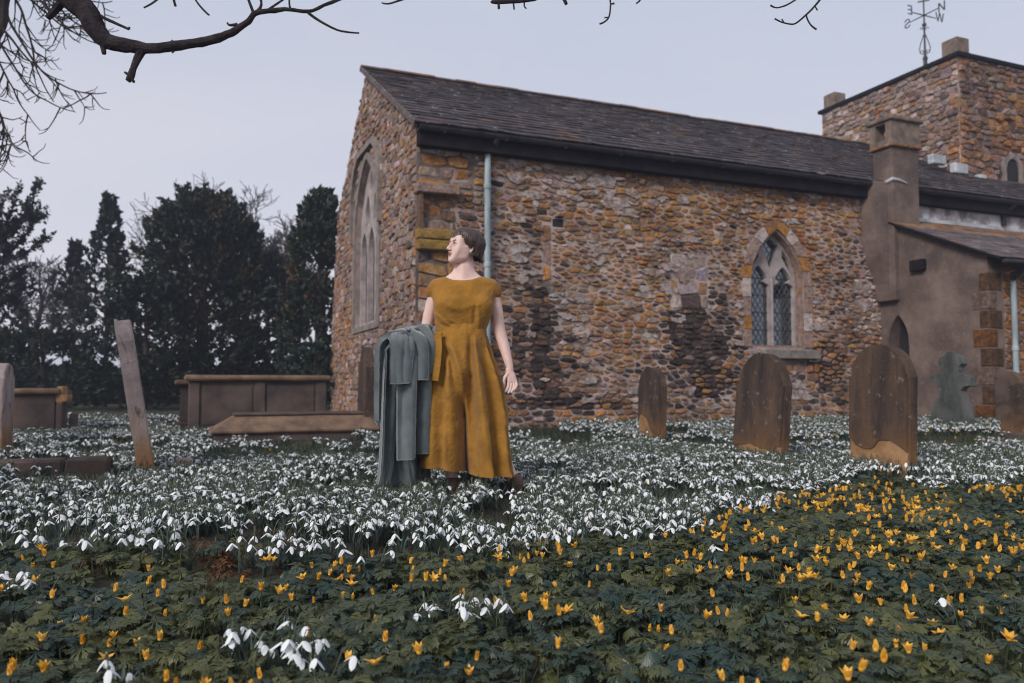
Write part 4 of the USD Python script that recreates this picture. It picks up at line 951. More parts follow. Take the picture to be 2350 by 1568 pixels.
left_fir = evergreen('conifer', 'dark conifer with upswept arms at the left edge', base_at(-20, 19), hgt(520, 19), .95, lambda t: .75 + .25 * math.sin(t * 11), 200, .11, [('spruce_leaf', 1.0)], 7, low=.05, up=.9, lump=.5, limbs=34, per=22, hole=.38, plen=.5, trunk=.09)
LB = base_at(-20, 19); rg = np.random.default_rng(31); rt, axs, lns, wood = [], [], [], []
for arm in ([(-20, 560), (20, 545), (55, 505), (78, 450), (92, 420)], [(-20, 560), (10, 520), (30, 470), (42, 438)], [(-10, 600), (40, 590), (80, 565), (108, 545)], [(0, 575), (45, 555), (75, 520), (98, 500)], [(-20, 530), (-2, 490), (8, 455)], [(-10, 650), (30, 640), (60, 610)], [(50, 510), (72, 500), (96, 478)], [(20, 545), (34, 515), (60, 492), (64, 468)], [(-10, 700), (24, 690), (50, 660)]):
    P = np.array([px(u, v, 19 + .25 * rg.normal()) - LB for u, v in arm]); P, _ = bez(P, np.ones(len(P)), 5)
    wood.append(frame_tube(P, np.linspace(.035, .010, len(P)), 5))
    for q in range(len(P) - 1):
        d = P[q + 1] - P[q]; L_ = np.linalg.norm(d)
        for _ in range(3): rt.append(P[q] + d * rg.random()); axs.append(d / L_ + rg.normal(0, .45, 3) + [0, 0, .25]); lns.append(rg.uniform(.16, .30))
obj('upswept_arms', cat_m(wood), 'bark', left_fir); obj('arm_needles', plumes(rg, np.array(rt), np.array(axs), np.array(lns), 12, .085, .30), 'spruce_leaf', left_fir)
evergreen('evergreen_shrub', 'glossy rounded evergreen bush just left of the church corner', base_at(722, 17.5), hgt(800, 17.5), .62, bush, 60, .13, [('blue_leaf', 1.0)], 8, low=.04, trunk=.05, limbs=6, per=24)
evergreen('evergreen_shrub', 'dark low evergreen filling the gap between the two tallest yews', base_at(612, 23), hgt(600, 23), 1.5, bush, 190, .14, [('yew_leaf', .8), ('rusty_leaf', .2)], 9, low=.04, trunk=.08, up=.6, plen=.4)
evergreen('evergreen_shrub', 'low dark evergreen behind the leaning slab', base_at(330, 19.5), hgt(655, 19.5), 1.35, bush, 230, .13, [('yew_leaf', .8), ('blue_leaf', .2)], 10, low=.04, trunk=.08, up=.6, plen=.4)
evergreen('evergreen_shrub', 'low dark evergreen behind the small cross at far left', base_at(95, 19), hgt(770, 19), 1.7, bush, 170, .13, [('yew_leaf', 1.0)], 12, low=.04, trunk=.08, up=.5, plen=.35)
# far hedge bank: reads as one mass
rg = np.random.default_rng(77)
hp = []
for k in range(5200):
    x = rg.uniform(-21, 3); y = 26 + rg.uniform(-1.2, 1.2); z = rg.uniform(0, 1) ** .8 * (1.15 + .6 * float(meshkit.noise(np.array([x * .5, 0, 0])))) * .82
    hp.append((x, y, z))
hp = np.array(hp)
obj('hedge', sprays(hp, np.tile([0, -.5, .6], (len(hp), 1)), .34, rg, 0), 'yew_leaf', label='dark far-off hedge along the foot of the trees', cat='hedge', kind='stuff')

# ---- bare trees: limbs and twigs by recursion
def bare(rg, p0, d0, L, r0, depth, out, spread=.6, lift=.25, kids=(3, 5), shrink=.62, bend=.35, minr=.004):
    p, rd = limb(rg, p0, d0, L, r0, bend, 6 if depth else 5, lift)
    rd = np.linspace(r0, max(r0 * (.45 if depth else .35), minr), len(p)); out.setdefault(depth, []).append(frame_tube(p, rd, 6 if r0 > .03 else 4, close=False))
    if depth == 0: return
    for k in range(rg.integers(*kids)):
        q = rg.uniform(.3, 1.0) * (len(p) - 1); i = min(int(q), len(p) - 2); f = q - i
        st = p[i] * (1 - f) + p[i + 1] * f; d = p[i + 1] - p[i]; d /= np.linalg.norm(d)
        nd = d + rg.normal(0, spread, 3); 
        bare(rg, st, nd, L * shrink * rg.uniform(.7, 1.2), max(minr, r0 * .55 * (1 - .3 * q / len(p))), depth - 1, out, spread, lift, kids, shrink, bend, minr)
def bare_tree(name, label, base, H, seed, R=.16, depth=4, kids=(4, 6), spread=.55, group=None):
    rg = np.random.default_rng(seed); x = thing(name, label, 'tree', base, 0, group); out = {}
    obj('trunk', frame_tube([(0, 0, -.3), (.05, 0, H * .2), (.0, .05, H * .45)], [R * 1.3, R, R * .75], 9), 'bark', x)
    for k in range(7):
        a = k * 2.4; z = H * (.24 + .035 * k)
        bare(rg, (0, .02, z), (math.cos(a) * .55, math.sin(a) * .55, 1), H * .36, R * .45, depth, out, spread, .35, kids, .60, .3, .010)
    obj('limbs', cat_m(out[depth] + out[depth - 1]), 'bark', x)
    obj('twigs', cat_m(sum([out[k] for k in range(depth - 1)], [])), 'twig', x)
bare_tree('bare_tree', 'leafless tree fanning out behind the broad yew', base_at(560, 30), hgt(420, 30) * .86, 21, depth=4)
bare_tree('bare_tree', 'leafless tree whose twigs rise left of the rusty yew top', base_at(420, 32), hgt(440, 32) * .98, 22, depth=4)
bare_tree('bare_tree', 'leafless tree with a wide fan of twigs between the two tall evergreens', base_at(640, 31), hgt(470, 31) * .95, 24, depth=4)
bare_tree('bare_tree', 'leafless bushy tree seen through the gap at far left', base_at(70, 27), hgt(600, 27) * 1.05, 23, depth=4)

# ---- the old tree whose limb reaches in over the churchyard from the upper left
def polyL(pts):                                    # (u, v, Y, radius in picture px)
    return np.array([px(u, v, Y) for u, v, Y, _ in pts]), np.array([w / FPX * Y for _, _, Y, w in pts])
simple('lichen_bark', (.022, .018, .022), (.05, .04, .042), scale=14, bump=1.0, bscale=60, rough_=.95, spec=.1, extra=[((.085, .08, .075), 20, .64, .72, .7)])
over = thing('overhanging_tree', 'old bare tree reaching in along the top of the picture', 'tree', px(-330, 880, 4.6) * [1, 1, 0])
O = np.array(over.GetPrim().GetAttribute('xformOp:translate').Get())
rg = np.random.default_rng(8)
def wob(m, a=.006, f=16): return rough(m, a, f, 3)
YB = 4.3
trunkp = np.array([O + [0, 0, -.2], O + [.03, .0, 1.0], O + [.05, -.05, 2.0], px(-240, 0, 4.5), px(-60, -300, 4.4)])
obj('trunk', (lambda m: (m[0] - O, m[1]))(wob(frame_tube(*bez(trunkp, [.26, .22, .20, .17, .12], 6), 14), .012, 7)), 'lichen_bark', over)
main = [(-150, -160, 4.45, 34), (20, -95, 4.4, 32), (120, -45, 4.35, 31), (165, -5, YB, 29), (200, 30, YB, 26), (222, 70, YB, 23), (246, 95, YB, 18), (300, 106, YB, 16), (350, 112, YB, 12), (400, 106, YB, 11.5), (450, 99, YB, 10.5), (500, 88, YB, 9.5), (540, 70, YB, 8), (570, 50, YB, 7.5), (585, 32, YB, 6.5), (620, 24, YB, 5.5), (665, 22, YB, 5), (705, 27, YB, 4.5), (760, 5, YB, 3.6), (830, -18, YB, 2.4)]
def branch(name, pts, amp=.004, sides=9, n=4):
    m = frame_tube(*bez(*polyL(pts), n), sides); m = wob(m, amp, 22) if amp else m
    return obj(name, (m[0] - O, m[1]), 'lichen_bark', over)
branch('main_limb', main, .007, 12)
for b in ([(232, 88, YB, 9), (236, 105, YB, 7), (239, 124, YB, 5)], [(330, 110, YB, 12), (318, 130, YB, 9.5), (306, 158, YB, 7.5), (300, 175, YB, 9), (293, 187, YB, 6)], [(296, 172, YB, 4), (286, 166, YB, 2.5)], [(302, 182, YB, 5), (308, 189, YB, 3)],
          [(150, -8, YB, 12), (125, 25, YB, 9), (108, 42, YB, 7)], [(190, 10, YB, 7), (225, 34, YB, 4.5), (262, 52, YB, 3.6), (296, 67, YB, 3)], [(296, 67, YB, 3.2), (297, 62, YB, 2)],
          [(705, 27, YB, 3.8), (740, 52, YB, 3), (785, 72, YB, 2.4), (824, 76, YB, 2)], [(584, 36, YB, 4), (575, 12, YB, 3.4), (566, -12, YB, 3)], [(590, 26, YB, 4), (600, 8, YB, 3), (590, -14, YB, 3)], [(612, 25, YB, 3), (640, 6, YB, 2.5), (664, -10, YB, 2)],
          [(668, 22, YB, 2.6), (664, 8, YB, 2.2), (664, -12, YB, 2)], [(385, 108, YB, 3), (392, 98, YB, 2.5), (396, 92, YB, 1.8)], [(405, 110, YB, 3), (395, 122, YB, 2)], [(330, 18, YB + .2, 2), (352, 6, YB + .2, 2.4), (370, -10, YB + .2, 2.6)],
          [(403, 14, YB + .2, 3.2), (400, 4, YB + .2, 3), (396, -14, YB + .2, 2.6)], [(480, 35, YB + .2, 2.2), (466, 22, YB + .2, 2.4), (450, 2, YB + .2, 2), (440, -16, YB + .2, 2)], [(545, 56, YB, 4), (528, 58, YB, 3), (522, 52, YB, 2)],
          [(876, 6, YB, 1.5), (890, 9, YB, 2), (915, 2, YB, 2.4), (960, -14, YB, 2.6)], [(1128, 3, YB - .3, 4), (1140, 5, YB - .3, 5), (1190, 2, YB - .3, 5.5), (1230, -4, YB - .3, 6)], [(1144, 6, YB - .3, 3), (1145, 20, YB - .3, 3.2)], [(1178, 4, YB - .3, 2), (1180, 22, YB - .3, 2)],
          [(1204, 0, YB - .3, 2), (1203, 12, YB - .3, 1.8), (1208, 20, YB - .3, 1.6)], [(1290, -12, YB - .3, 5), (1300, 10, YB - .3, 4)], [(1398, -14, YB - .2, 2.4), (1401, 12, YB - .2, 2), (1398, 38, YB - .2, 2), (1388, 50, YB - .2, 2), (1376, 55, YB - .2, 2.2)], [(1400, 10, YB - .2, 1.8), (1410, 8, YB - .2, 2.4)], [(1397, 40, YB - .2, 1.6), (1387, 41, YB - .2, 1.6)],
          [(1475, -10, YB - .2, 2), (1466, 4, YB - .2, 2), (1460, 8, YB - .2, 2)], [(1890, -12, YB - .5, 2.6), (1870, 14, YB - .5, 2.4), (1848, 36, YB - .5, 2.2), (1820, 56, YB - .5, 2), (1800, 53, YB - .5, 1.7), (1778, 43, YB - .5, 2)], [(1850, 34, YB - .5, 2), (1858, 54, YB - .5, 1.8), (1874, 68, YB - .5, 2.2)], [(1838, -8, YB - .5, 2), (1800, 14, YB - .5, 2), (1783, 18, YB - .5, 1.6), (1768, 12, YB - .5, 2.2)],
          [(1800, 53, YB - .5, 1.4), (1794, 44, YB - .5, 1.6)], [(1870, 14, YB - .5, 1.4), (1876, 24, YB - .5, 1.8)]):
    branch('twig' if max(q[3] for q in b) < 6 else 'side_limb', b, .002 if max(q[3] for q in b) > 6 else 0, 7)
# roof of branches outside the picture that carries the loose twig ends
for b in ([(-60, -300, 4.4, 40), (500, -420, 4.2, 26), (1100, -260, 4.0, 15), (1600, -170, 3.9, 9), (2000, -120, 3.8, 5)], [(960, -14, YB, 2.6), (1040, -120, 4.2, 4), (1120, -250, 4.05, 6)], [(830, -18, YB, 2.4), (960, -90, 4.2, 4), (1050, -250, 4.1, 7)], [(1230, -4, 4.0, 6), (1320, -90, 3.98, 8), (1420, -215, 3.95, 9)], [(1290, -12, 4.0, 5), (1320, -90, 3.98, 6)],
          [(1398, -14, 4.1, 2.4), (1440, -100, 4.0, 4), (1500, -190, 3.95, 6)], [(1475, -10, 4.1, 2), (1490, -100, 4.0, 3), (1500, -190, 3.95, 5)], [(1890, -12, 3.8, 2.6), (1930, -70, 3.8, 3.5), (1960, -125, 3.8, 4)], [(1838, -8, 3.8, 2), (1880, -80, 3.8, 3), (1900, -135, 3.8, 4)], [(370, -10, 4.5, 2.6), (420, -150, 4.4, 5), (430, -400, 4.25, 10)], [(396, -14, 4.5, 2.6), (410, -150, 4.4, 5), (430, -390, 4.25, 10)], [(440, -16, 4.5, 2), (430, -150, 4.4, 5), (440, -390, 4.25, 10)], [(566, -12, YB, 3), (560, -120, YB, 2)], [(590, -14, YB, 3), (610, -120, YB, 1.5)], [(664, -10, YB, 2), (720, -80, YB, 1)]):
    branch('high_limb', b, 0, 7)

# ---- ash with drooping, upturned twigs behind the limb at upper left
ash = thing('ash_tree', 'bare tree with drooping twigs that curl up, upper left corner', 'tree', base_at(-260, 8.5))
O = np.array(ash.GetPrim().GetAttribute('xformOp:translate').Get())
YA = 8.0
obj('trunk', (lambda m: (m[0] - O, m[1]))(wob(frame_tube(*bez([O + [0, 0, -.3], O + [.05, 0, 2.0], px(-160, 0, 8.3), px(-90, -300, 8.2)], [.26, .22, .19, .14], 6), 10), .02, 4)), 'bark', ash)
obj('edge_limb', (lambda m: (m[0] - O, m[1]))(wob(frame_tube(*bez(*polyL([(-130, -190, 8.2, 26), (-40, -120, 8.1, 22), (5, -60, YA, 17), (6, 30, YA, 13), (-4, 85, YA, 9), (-20, 130, YA, 7)])), 8), .02, 6)), 'bark', ash)
rg = np.random.default_rng(19)
tw = []
def droop_twig(u0, v0, du, dv, n, w0, Y, curl=1.0):
    """a hanging shoot in picture px that sags and then turns up at the tip"""
    pts = []; u, v = u0, v0; a = math.atan2(dv, du)
    st = math.hypot(du, dv) / n
    for k in range(n + 1):
        pts.append((u, v, Y + .02 * k, w0 * (1 - .75 * k / n) + .35)); 
        t = k / n; a += (rg.normal(0, .12) - (curl * .55 * max(0, t - .45)) * (1 if math.cos(a) > 0 else -1))
        u += st * math.cos(a); v += st * math.sin(a)
    return pts
def add_tw(pts): 
    P, Rr = polyL(pts); m = frame_tube(*bez(P, Rr, 3), 5, close=False); tw.append((m[0] - O, m[1]))
starts = [(40, -60, 190, 170, 3.4), (20, -30, 120, 260, 3.2), (60, -50, 170, 120, 3), (10, 10, 80, 330, 3.2), (90, -60, 130, 150, 2.8), (-20, 40, 60, 300, 3), (0, 60, 130, 150, 2.8), (-40, 100, 80, 260, 3), (30, -20, 200, 90, 3), (-10, 120, 60, 200, 2.4), (-30, 200, 70, 160, 2.4), (-40, 280, 70, 90, 2.2), (70, -40, 90, 90, 2.6)]
for (u0, v0, du, dv, w) in starts:
    base_pts = droop_twig(u0, v0, du, dv, 9, w, YA + rg.uniform(-.5, .5), .9); add_tw(base_pts)
    for k in range(rg.integers(6, 9)):
        q = base_pts[rg.integers(1, 9)]; a = math.atan2(dv, du) + rg.choice([-1, 1]) * rg.uniform(.3, 1.0); L = rg.uniform(35, 100)
        sub = droop_twig(q[0], q[1], L * math.cos(a), L * math.sin(a), 6, 1.5, q[2], 2.0); add_tw(sub)
        for j in range(rg.integers(1, 4)):
            q2 = sub[rg.integers(1, 6)]; a2 = a + rg.choice([-1, 1]) * rg.uniform(.4, 1.0); L2 = rg.uniform(15, 45)
            add_tw(droop_twig(q2[0], q2[1], L2 * math.cos(a2), L2 * math.sin(a2), 5, 1.0, q2[2], 2.6))
obj('twigs', cat_m(tw), 'twig', ash)
print('tree parts done')
# ------------------------------------------------------------------ flowers and ground cover
simple('petal_base', (.8, .8, .8))
N = {'p': ('principled_bsdf', {'base_color': (.84, .86, .88), 'roughness': .6, 'specular_ior_level': .25}), 't': ('translucent_bsdf', {'color': (.80, .84, .86)}), 'x': ('mix_closure', {'fac': .30})}
MAT['white_petal'] = usdkit.material(stage, '/World/Looks/white_petal', N, [('p.BSDF', 'x.closure1'), ('t.BSDF', 'x.closure2')], surface='x.closure')
leafy('yellow_petal', (.66, .34, .03), (.86, .50, .085), .30, .5, .3, scale=20)
leafy('strap_leaf', (.030, .050, .045), (.055, .085, .072), .25, .42, .5, scale=2)
leafy('aconite_leaf', (.022, .048, .042), (.105, .108, .034), .22, .40, .5, scale=1.6)
leafy('bract_leaf', (.035, .060, .048), (.060, .080, .042), .22, .40, .5, scale=4)
leafy('grass_blade', (.018, .028, .014), (.045, .050, .020), .25, .5, .4, scale=1.2)
leafy('dead_leaf', (.07, .032, .016), (.15, .065, .028), .15, .8, .2, scale=6)
leafy('stem_green', (.04, .055, .03), (.07, .085, .05), .1, .5, .4)

def petal(L, W, nseg=5, cup=.25, bend=0.0, point=.6):
    """a petal lying along +x: rounded, cupped across, bending down by `bend` radians over its length"""
    t = np.linspace(0, 1, nseg + 1); w = W / 2 * np.sin(np.pi * (t * .88 + .06) ** (.85)) ** point
    w[0] = W * .10; w[-1] = W * .04
    a = bend * t; x = np.concatenate([[0], np.cumsum(np.cos((a[1:] + a[:-1]) / 2) * L / nseg)]); z = np.concatenate([[0], np.cumsum(-np.sin((a[1:] + a[:-1]) / 2) * L / nseg)])
    rows = []
    for s_, c_ in ((-1, 1), (0, 0), (1, 1)): rows.append(np.stack([x, s_ * w, z - c_ * cup * w * 0 + c_ * cup * w], 1))
    v = np.concatenate(rows); n = nseg + 1; f = []
    for k in range(2):
        for i in range(nseg): f += [(k * n + i, k * n + i + 1, (k + 1) * n + i + 1), (k * n + i, (k + 1) * n + i + 1, (k + 1) * n + i)]
    return v, np.array(f)
def rotm(m, yaw=0, pitch=0, roll=0, at=(0, 0, 0), sc=1.0):
    R = trimesh.transformations.euler_matrix(roll, pitch, yaw, 'sxyz')[:3, :3]
    return np.asarray(m[0]) * sc @ R.T + at, m[1]
def strap(L, W, lean, yaw, rg, droop=.5):
    t = np.linspace(0, 1, 6); a = math.pi / 2 - lean - droop * t ** 2
    x = np.concatenate([[0], np.cumsum(np.cos(a[1:]) * L / 5)]); z = np.concatenate([[0], np.cumsum(np.sin(a[1:]) * L / 5)])
    w = W / 2 * np.array([.7, 1, 1, .95, .75, .12])
    v = np.concatenate([np.stack([x, -w, z + .15 * w], 1), np.stack([x, 0 * w, z - .1 * w], 1), np.stack([x, w, z + .15 * w], 1)]); f = []
    for k in range(2):
        for i in range(5): f += [(k * 6 + i, k * 6 + i + 1, (k + 1) * 6 + i + 1), (k * 6 + i, (k + 1) * 6 + i + 1, (k + 1) * 6 + i)]
    return rotm((v, np.array(f)), yaw)

def snowdrop_parts(rg, h=.15, face=None):
    lean = rg.uniform(.0, .03); yaw = rg.uniform(0, 2 * np.pi) if face is None else face
    c, s = math.cos(yaw), math.sin(yaw)
    st = np.array([(0, 0, 0), (lean * .4, 0, h * .5), (lean, 0, h * .9), (lean + .008, 0, h), (lean + .022, 0, h + .002), (lean + .028, 0, h - .010)])
    stem = frame_tube(st @ np.array([[c, s, 0], [-s, c, 0], [0, 0, 1]]), [.0022, .002, .0018, .0016, .0012, .0012], 4, close=False)
    top = np.array([(lean + .028) * c, (lean + .028) * s, h - .010])
    ov = trimesh.creation.icosphere(1, .0042); ov = (np.array(ov.vertices) * [1, 1, 1.3] + top - [0, 0, .004], np.array(ov.faces))
    sp = rotm(strap(.035, .006, .5, 0, rg, 1.2), yaw, at=st[3] @ np.array([[c, s, 0], [-s, c, 0], [0, 0, 1]]))
    open_ = rg.uniform(.75, 1.42)
    ps = []
    tilt = rg.uniform(0, 2 * np.pi)
    for k in range(3):
        ps.append(rotm(petal(.034 * rg.uniform(.85, 1.15), .0165, 5, -.35, rg.uniform(.15, .75)), tilt + k * 2.094 + rg.normal(0, .12), math.pi / 2 - open_ + rg.normal(0, .08), 0, top - [0, 0, .007]))
        ps.append(rotm(petal(.016, .010, 3, -.3, .1), tilt + k * 2.094 + 1.05, math.pi / 2 - .22, 0, top - [0, 0, .007]))
    lv = [strap(rg.uniform(.09, .14), .0085, rg.uniform(.12, .55), rg.uniform(0, 6.28), rg, rg.uniform(.2, .8)) for _ in range(3)]
    return cat_m([stem, ov, sp]), cat_m(ps), lv

def cup(rg, opening, n=6, L=.029, W=.0135):
    """an aconite flower: petals in a cup; opening 0 = bud, 1 = star"""
    ps = []
    for k in range(n):
        pit = -(math.pi / 2 - .10 - opening * .95 + rg.normal(0, .07 + .1 * opening))
        ps.append(rotm(petal(L * rg.uniform(.9, 1.1), W * rg.uniform(.85, 1.1), 5, .40, -.02 - .22 * (1 - opening) + .3 * opening, 1.05), k * 2 * np.pi / n + rg.normal(0, .12), pit, 0, (0, 0, 0)))
    ps = [(p[0] + [0, 0, 0], p[1]) for p in ps]
    cen = trimesh.creation.icosphere(1, .006); ps.append((np.array(cen.vertices) + [0, 0, .006], np.array(cen.faces)))
    return cat_m(ps)
def divided_leaf(rg, R, lobes=5, sweep=2.6, droop=.35, tilt=0.0):
    """a palmate leaf cut into narrow pointed fingers, about the origin, mostly flat"""
    vs, fs, n = [], [], 0
    for k in range(lobes):
        a = -sweep / 2 + sweep * k / (lobes - 1) + rg.normal(0, .06)
        L = R * (1 - .25 * abs(k - (lobes - 1) / 2) / lobes) * rg.uniform(.85, 1.1)
        for j, (da, l0, l1, w) in enumerate([(0, .0, 1.0, .115), (-.36, .38, .88, .075), (.36, .38, .88, .075)]):
            p0 = np.array([math.cos(a), math.sin(a)]) * L * l0; d = np.array([math.cos(a + da), math.sin(a + da)]); s_ = np.array([-d[1], d[0]])
            ln = L * (l1 - l0); 
            q = [p0, p0 + d * ln * .55 + s_ * L * w * .75, p0 + d * ln * .85 + s_ * L * w * .62, p0 + d * ln, p0 + d * ln * .85 - s_ * L * w * .62, p0 + d * ln * .55 - s_ * L * w * .75, p0 + d * ln * .6]
            z = [(-droop * (np.linalg.norm(p) / R) ** 2 * R * .6 + (.012 * R / .04 * .12 if i == 6 else 0) + j * .0006) for i, p in enumerate(q)]
            z[6] -= .05 * L
            vs.append(np.column_stack([q, z])); fs.append(np.array([(0, 6, 1), (1, 6, 2), (2, 6, 3), (3, 6, 4), (4, 6, 5), (5, 6, 0)]) + n); n += 7
    return np.vstack(vs), np.vstack(fs)

def aconite_parts(rg, opening, h=.085):
    lean = rg.uniform(-.012, .012, 2)
    top = np.array([lean[0], lean[1], h])
    stem = frame_tube([(0, 0, 0), (lean[0] * .3, lean[1] * .3, h * .5), top], [.0032, .003, .0028], 5, close=False)
    ruff = []
    for k in range(3):
        ruff.append(rotm(divided_leaf(rg, rg.uniform(.032, .042), 4, 1.7, .35), k * 2.094 + rg.normal(0, .2), rg.uniform(-.05, .25), 0, top))
    fl = cup(rg, opening); 
    fl = rotm(fl, rg.uniform(0, 6), rg.normal(0, .14), rg.normal(0, .14), top + [0, 0, .003])
    return stem, fl, cat_m(ruff)

# ---- where things grow, told in ground coordinates through the picture's zones
def inside(poly, u, v): return shapely.contains_xy(Polygon(poly), u, v)
BLOCK = []                                                # (x, y, radius): stones and tombs to keep clear
for p in stage.GetPrimAtPath('/World').GetChildren():
    if p.GetCustomDataByKey('category') in ('gravestone',):
        t = p.GetAttribute('xformOp:translate').Get(); BLOCK.append((t[0], t[1], .10))
FEET = [tuple(ground_at(1037, 1142)[:2]), tuple(ground_at(1184, 1142)[:2])]
def local_rect(path, L, W):
    t = np.array(stage.GetPrimAtPath(path).GetAttribute('xformOp:translate').Get()); return t, L, W
RECTS = [(np.array(stage.GetPrimAtPath('/World/' + n_).GetAttribute('xformOp:translate').Get()), L_, W_) for n_, L_, W_ in (('chest_tomb', 1.8, .95), ('chest_tomb_001', 1.8, .95), ('ledger_tomb', 2.0, .85), ('table_tomb', .6, .8))]
def free(P):
    ok = np.ones(len(P), bool)
    for x, y, rr in BLOCK: ok &= np.hypot(P[:, 0] - x, P[:, 1] - y) > rr
    for t, L_, W_ in RECTS:
        d = P[:, :2] - t[:2]; s_ = d @ D3[:2]; w_ = d @ G3[:2]; ok &= ~((s_ > -.1) & (s_ < L_) & (w_ > -.1) & (w_ < W_))
    d = P[:, :2] - C0[:2]; s_ = d @ D3[:2]; w_ = d @ G3[:2]
    ok &= ~((s_ > -.08) & (w_ > -.12)); ok &= ~((s_ > VS - .05) & (w_ > -VP - .08))
    for fx, fy in FEET: ok &= ~((np.abs(P[:, 0] - fx) < .10) & (P[:, 1] > fy - .50) & (P[:, 1] < fy + .12))
    return ok
def scatter(rg, dens, x0, x1, y0, y1, h=0.0):
    n = rg.poisson(dens * (x1 - x0) * (y1 - y0))
    P = np.column_stack([rg.uniform(x0, x1, n), rg.uniform(y0, y1, n), np.zeros(n)]); P[:, 2] = ground_z(P[:, 0], P[:, 1])
    u, v, _ = proj(P + [0, 0, h]); k = (u > -110) & (u < 2460) & (v < 1720) & free(P)
    return P[k], u[k], v[k]
EDGE_U = [-200, 0, 120, 300, 420, 520, 640, 740, 900, 1010, 1300, 1560, 1640, 1720, 1950, 2150, 2450]
EDGE_V = [1270, 1265, 1250, 1255, 1275, 1262, 1262, 1285, 1288, 1280, 1240, 1222, 1172, 1160, 1105, 1120, 1098]      # lower edge of the snowdrop drift
def snow_density(P, u, v, fv):
    """share 0..1 of full snowdrop cover"""
    edge = np.interp(u, EDGE_U, EDGE_V)
    q = P[:, :2]
    n1 = meshkit.fbm(np.column_stack([q * [.9, 1.6], 0 * q[:, 0]]), 3, 71); n2 = meshkit.fbm(np.column_stack([q * [3.2, 4.5], 0 * q[:, 0]]), 2, 72)
    d = np.clip((n1 * .45 + n2 * .55 - .45) / .06, .0, 1)
    d *= np.clip((edge - v) / 16, 0, 1)
    far = v < 1045
    d = np.where(far & (n1 * .4 + n2 * .6 < .50), d * .12, d)
    bald = [([(350, 1022), (960, 1020), (960, 1046), (600, 1052), (360, 1046)], .08), ([(0, 1050), (300, 1046), (300, 1106), (0, 1108)], .15), ([(150, 1003), (320, 998), (320, 1042), (150, 1044)], .1), ([(480, 985), (850, 985), (850, 1022), (480, 1030)], .3), ([(1150, 968), (1470, 985), (1460, 1012), (1150, 1008)], .12), ([(1800, 998), (2400, 992), (2400, 1014), (1800, 1016)], .08),
            ([(540, 1150), (640, 1140), (720, 1190), (700, 1225), (560, 1230)], .25), ([(0, 1140), (170, 1135), (170, 1165), (0, 1172)], .25), ([(170, 1120), (260, 1118), (250, 1150), (180, 1150)], .25), ([(1040, 1120), (1060, 1210), (1180, 1215), (1190, 1150)], .55), ([(430, 1190), (560, 1200), (640, 1268), (420, 1270)], .15), ([(-50, 1180), (60, 1180), (120, 1215), (-50, 1235)], .3), ([(1180, 930), (2400, 930), (2400, 962), (1180, 972)], .35)]
    for pg, m_ in bald: d = np.where(inside(pg, u, v), d * m_, d)
    return d
def aconite_density(P, u, v):
    edge = np.interp(u, EDGE_U, EDGE_V)
    q = P[:, :2]; n1 = meshkit.fbm(np.column_stack([q * 2.2, 0 * q[:, 0]]), 3, 81)
    d = np.where(u > 1000, 1.0, .55) * np.clip((v - edge + 8) / 12, 0, 1)
    d = np.where((u > 760) & (u <= 1000), .75 * (v > edge), d)
    d = np.where(u < 700, d * .22, d); d = np.where((v > 1400), d * np.where(u < 1400, .16, .34), d); d = np.where((v > 1330) & (v <= 1400), d * .55, d)
    d = np.where((u > 1000) & (u < 1500) & (v < 1270), d * .5, d)
    return d * np.clip((n1 - .34) / .16, .12, 1)

rg = np.random.default_rng(101)
# ---- single snowdrops: the clumps in the foreground and the front of the drift
SD = []
for (u, v, n_, ru, rv) in ((1080, 1475, 9, 55, 14), (985, 1470, 3, 16, 8), (640, 1560, 13, 75, 24), (720, 1600, 6, 30, 18), (530, 1545, 4, 26, 10), (40, 1400, 6, 34, 16), (100, 1405, 3, 14, 10), (1625, 1320, 2, 8, 4), (2205, 1485, 1, 2, 2), (275, 1640, 2, 10, 6), (335, 1625, 1, 3, 3), (1020, 1462, 2, 10, 6), (1150, 1476, 3, 10, 6), (85, 1290, 4, 20, 8), (590, 1322, 5, 40, 12), (690, 1312, 3, 30, 8), (380, 1300, 5, 30, 8)):
    for _ in range(n_):
        SD.append(ground_at(u + rg.normal(0, ru * .6), v + rg.normal(0, rv * .6)))
P, u, v = scatter(rg, 330, -4.5, 5.5, 2.5, 5.2, .10)
k = rg.random(len(P)) < snow_density(P, u, v, None)
P = P[k]; P = P[np.argsort(P[:, 1])]
n_single = 295 - len(SD)
ymax = P[n_single][1]
SD = np.vstack([np.array(SD), P[:n_single]])
LOOK = [('wide open', 1), ('half open', 2), ('drooping', 3), ('slim', 4), ('tilted', 5)]
protos = []
def make_snowdrop(seed, loc, rz, label):
    r_ = np.random.default_rng(seed); st, pe, lv = snowdrop_parts(r_, r_.uniform(.105, .14))
    x = thing('snowdrop', label, 'snowdrop', loc, rz, 'snowdrops standing singly at the front of the drift')
    obj('stem', st, 'stem_green', x, smooth=True); obj('flower', pe, 'white_petal', x, smooth=True)
    for l in lv: obj('leaf', l, 'strap_leaf', x, smooth=True)
    return x
SLAB = 'white snowdrop with drooping petals at the front of the drift'
for i, p in enumerate(SD):
    if i < 7: protos.append(make_snowdrop(200 + i, p, 0, SLAB))
    else: copy_of(protos[i % 7], 'snowdrop', p, rg.uniform(0, 360), rg.uniform(.8, 1.15), (rg.normal(0, 5), rg.normal(0, 5)), SLAB, 'snowdrop', 'snowdrops standing singly at the front of the drift')

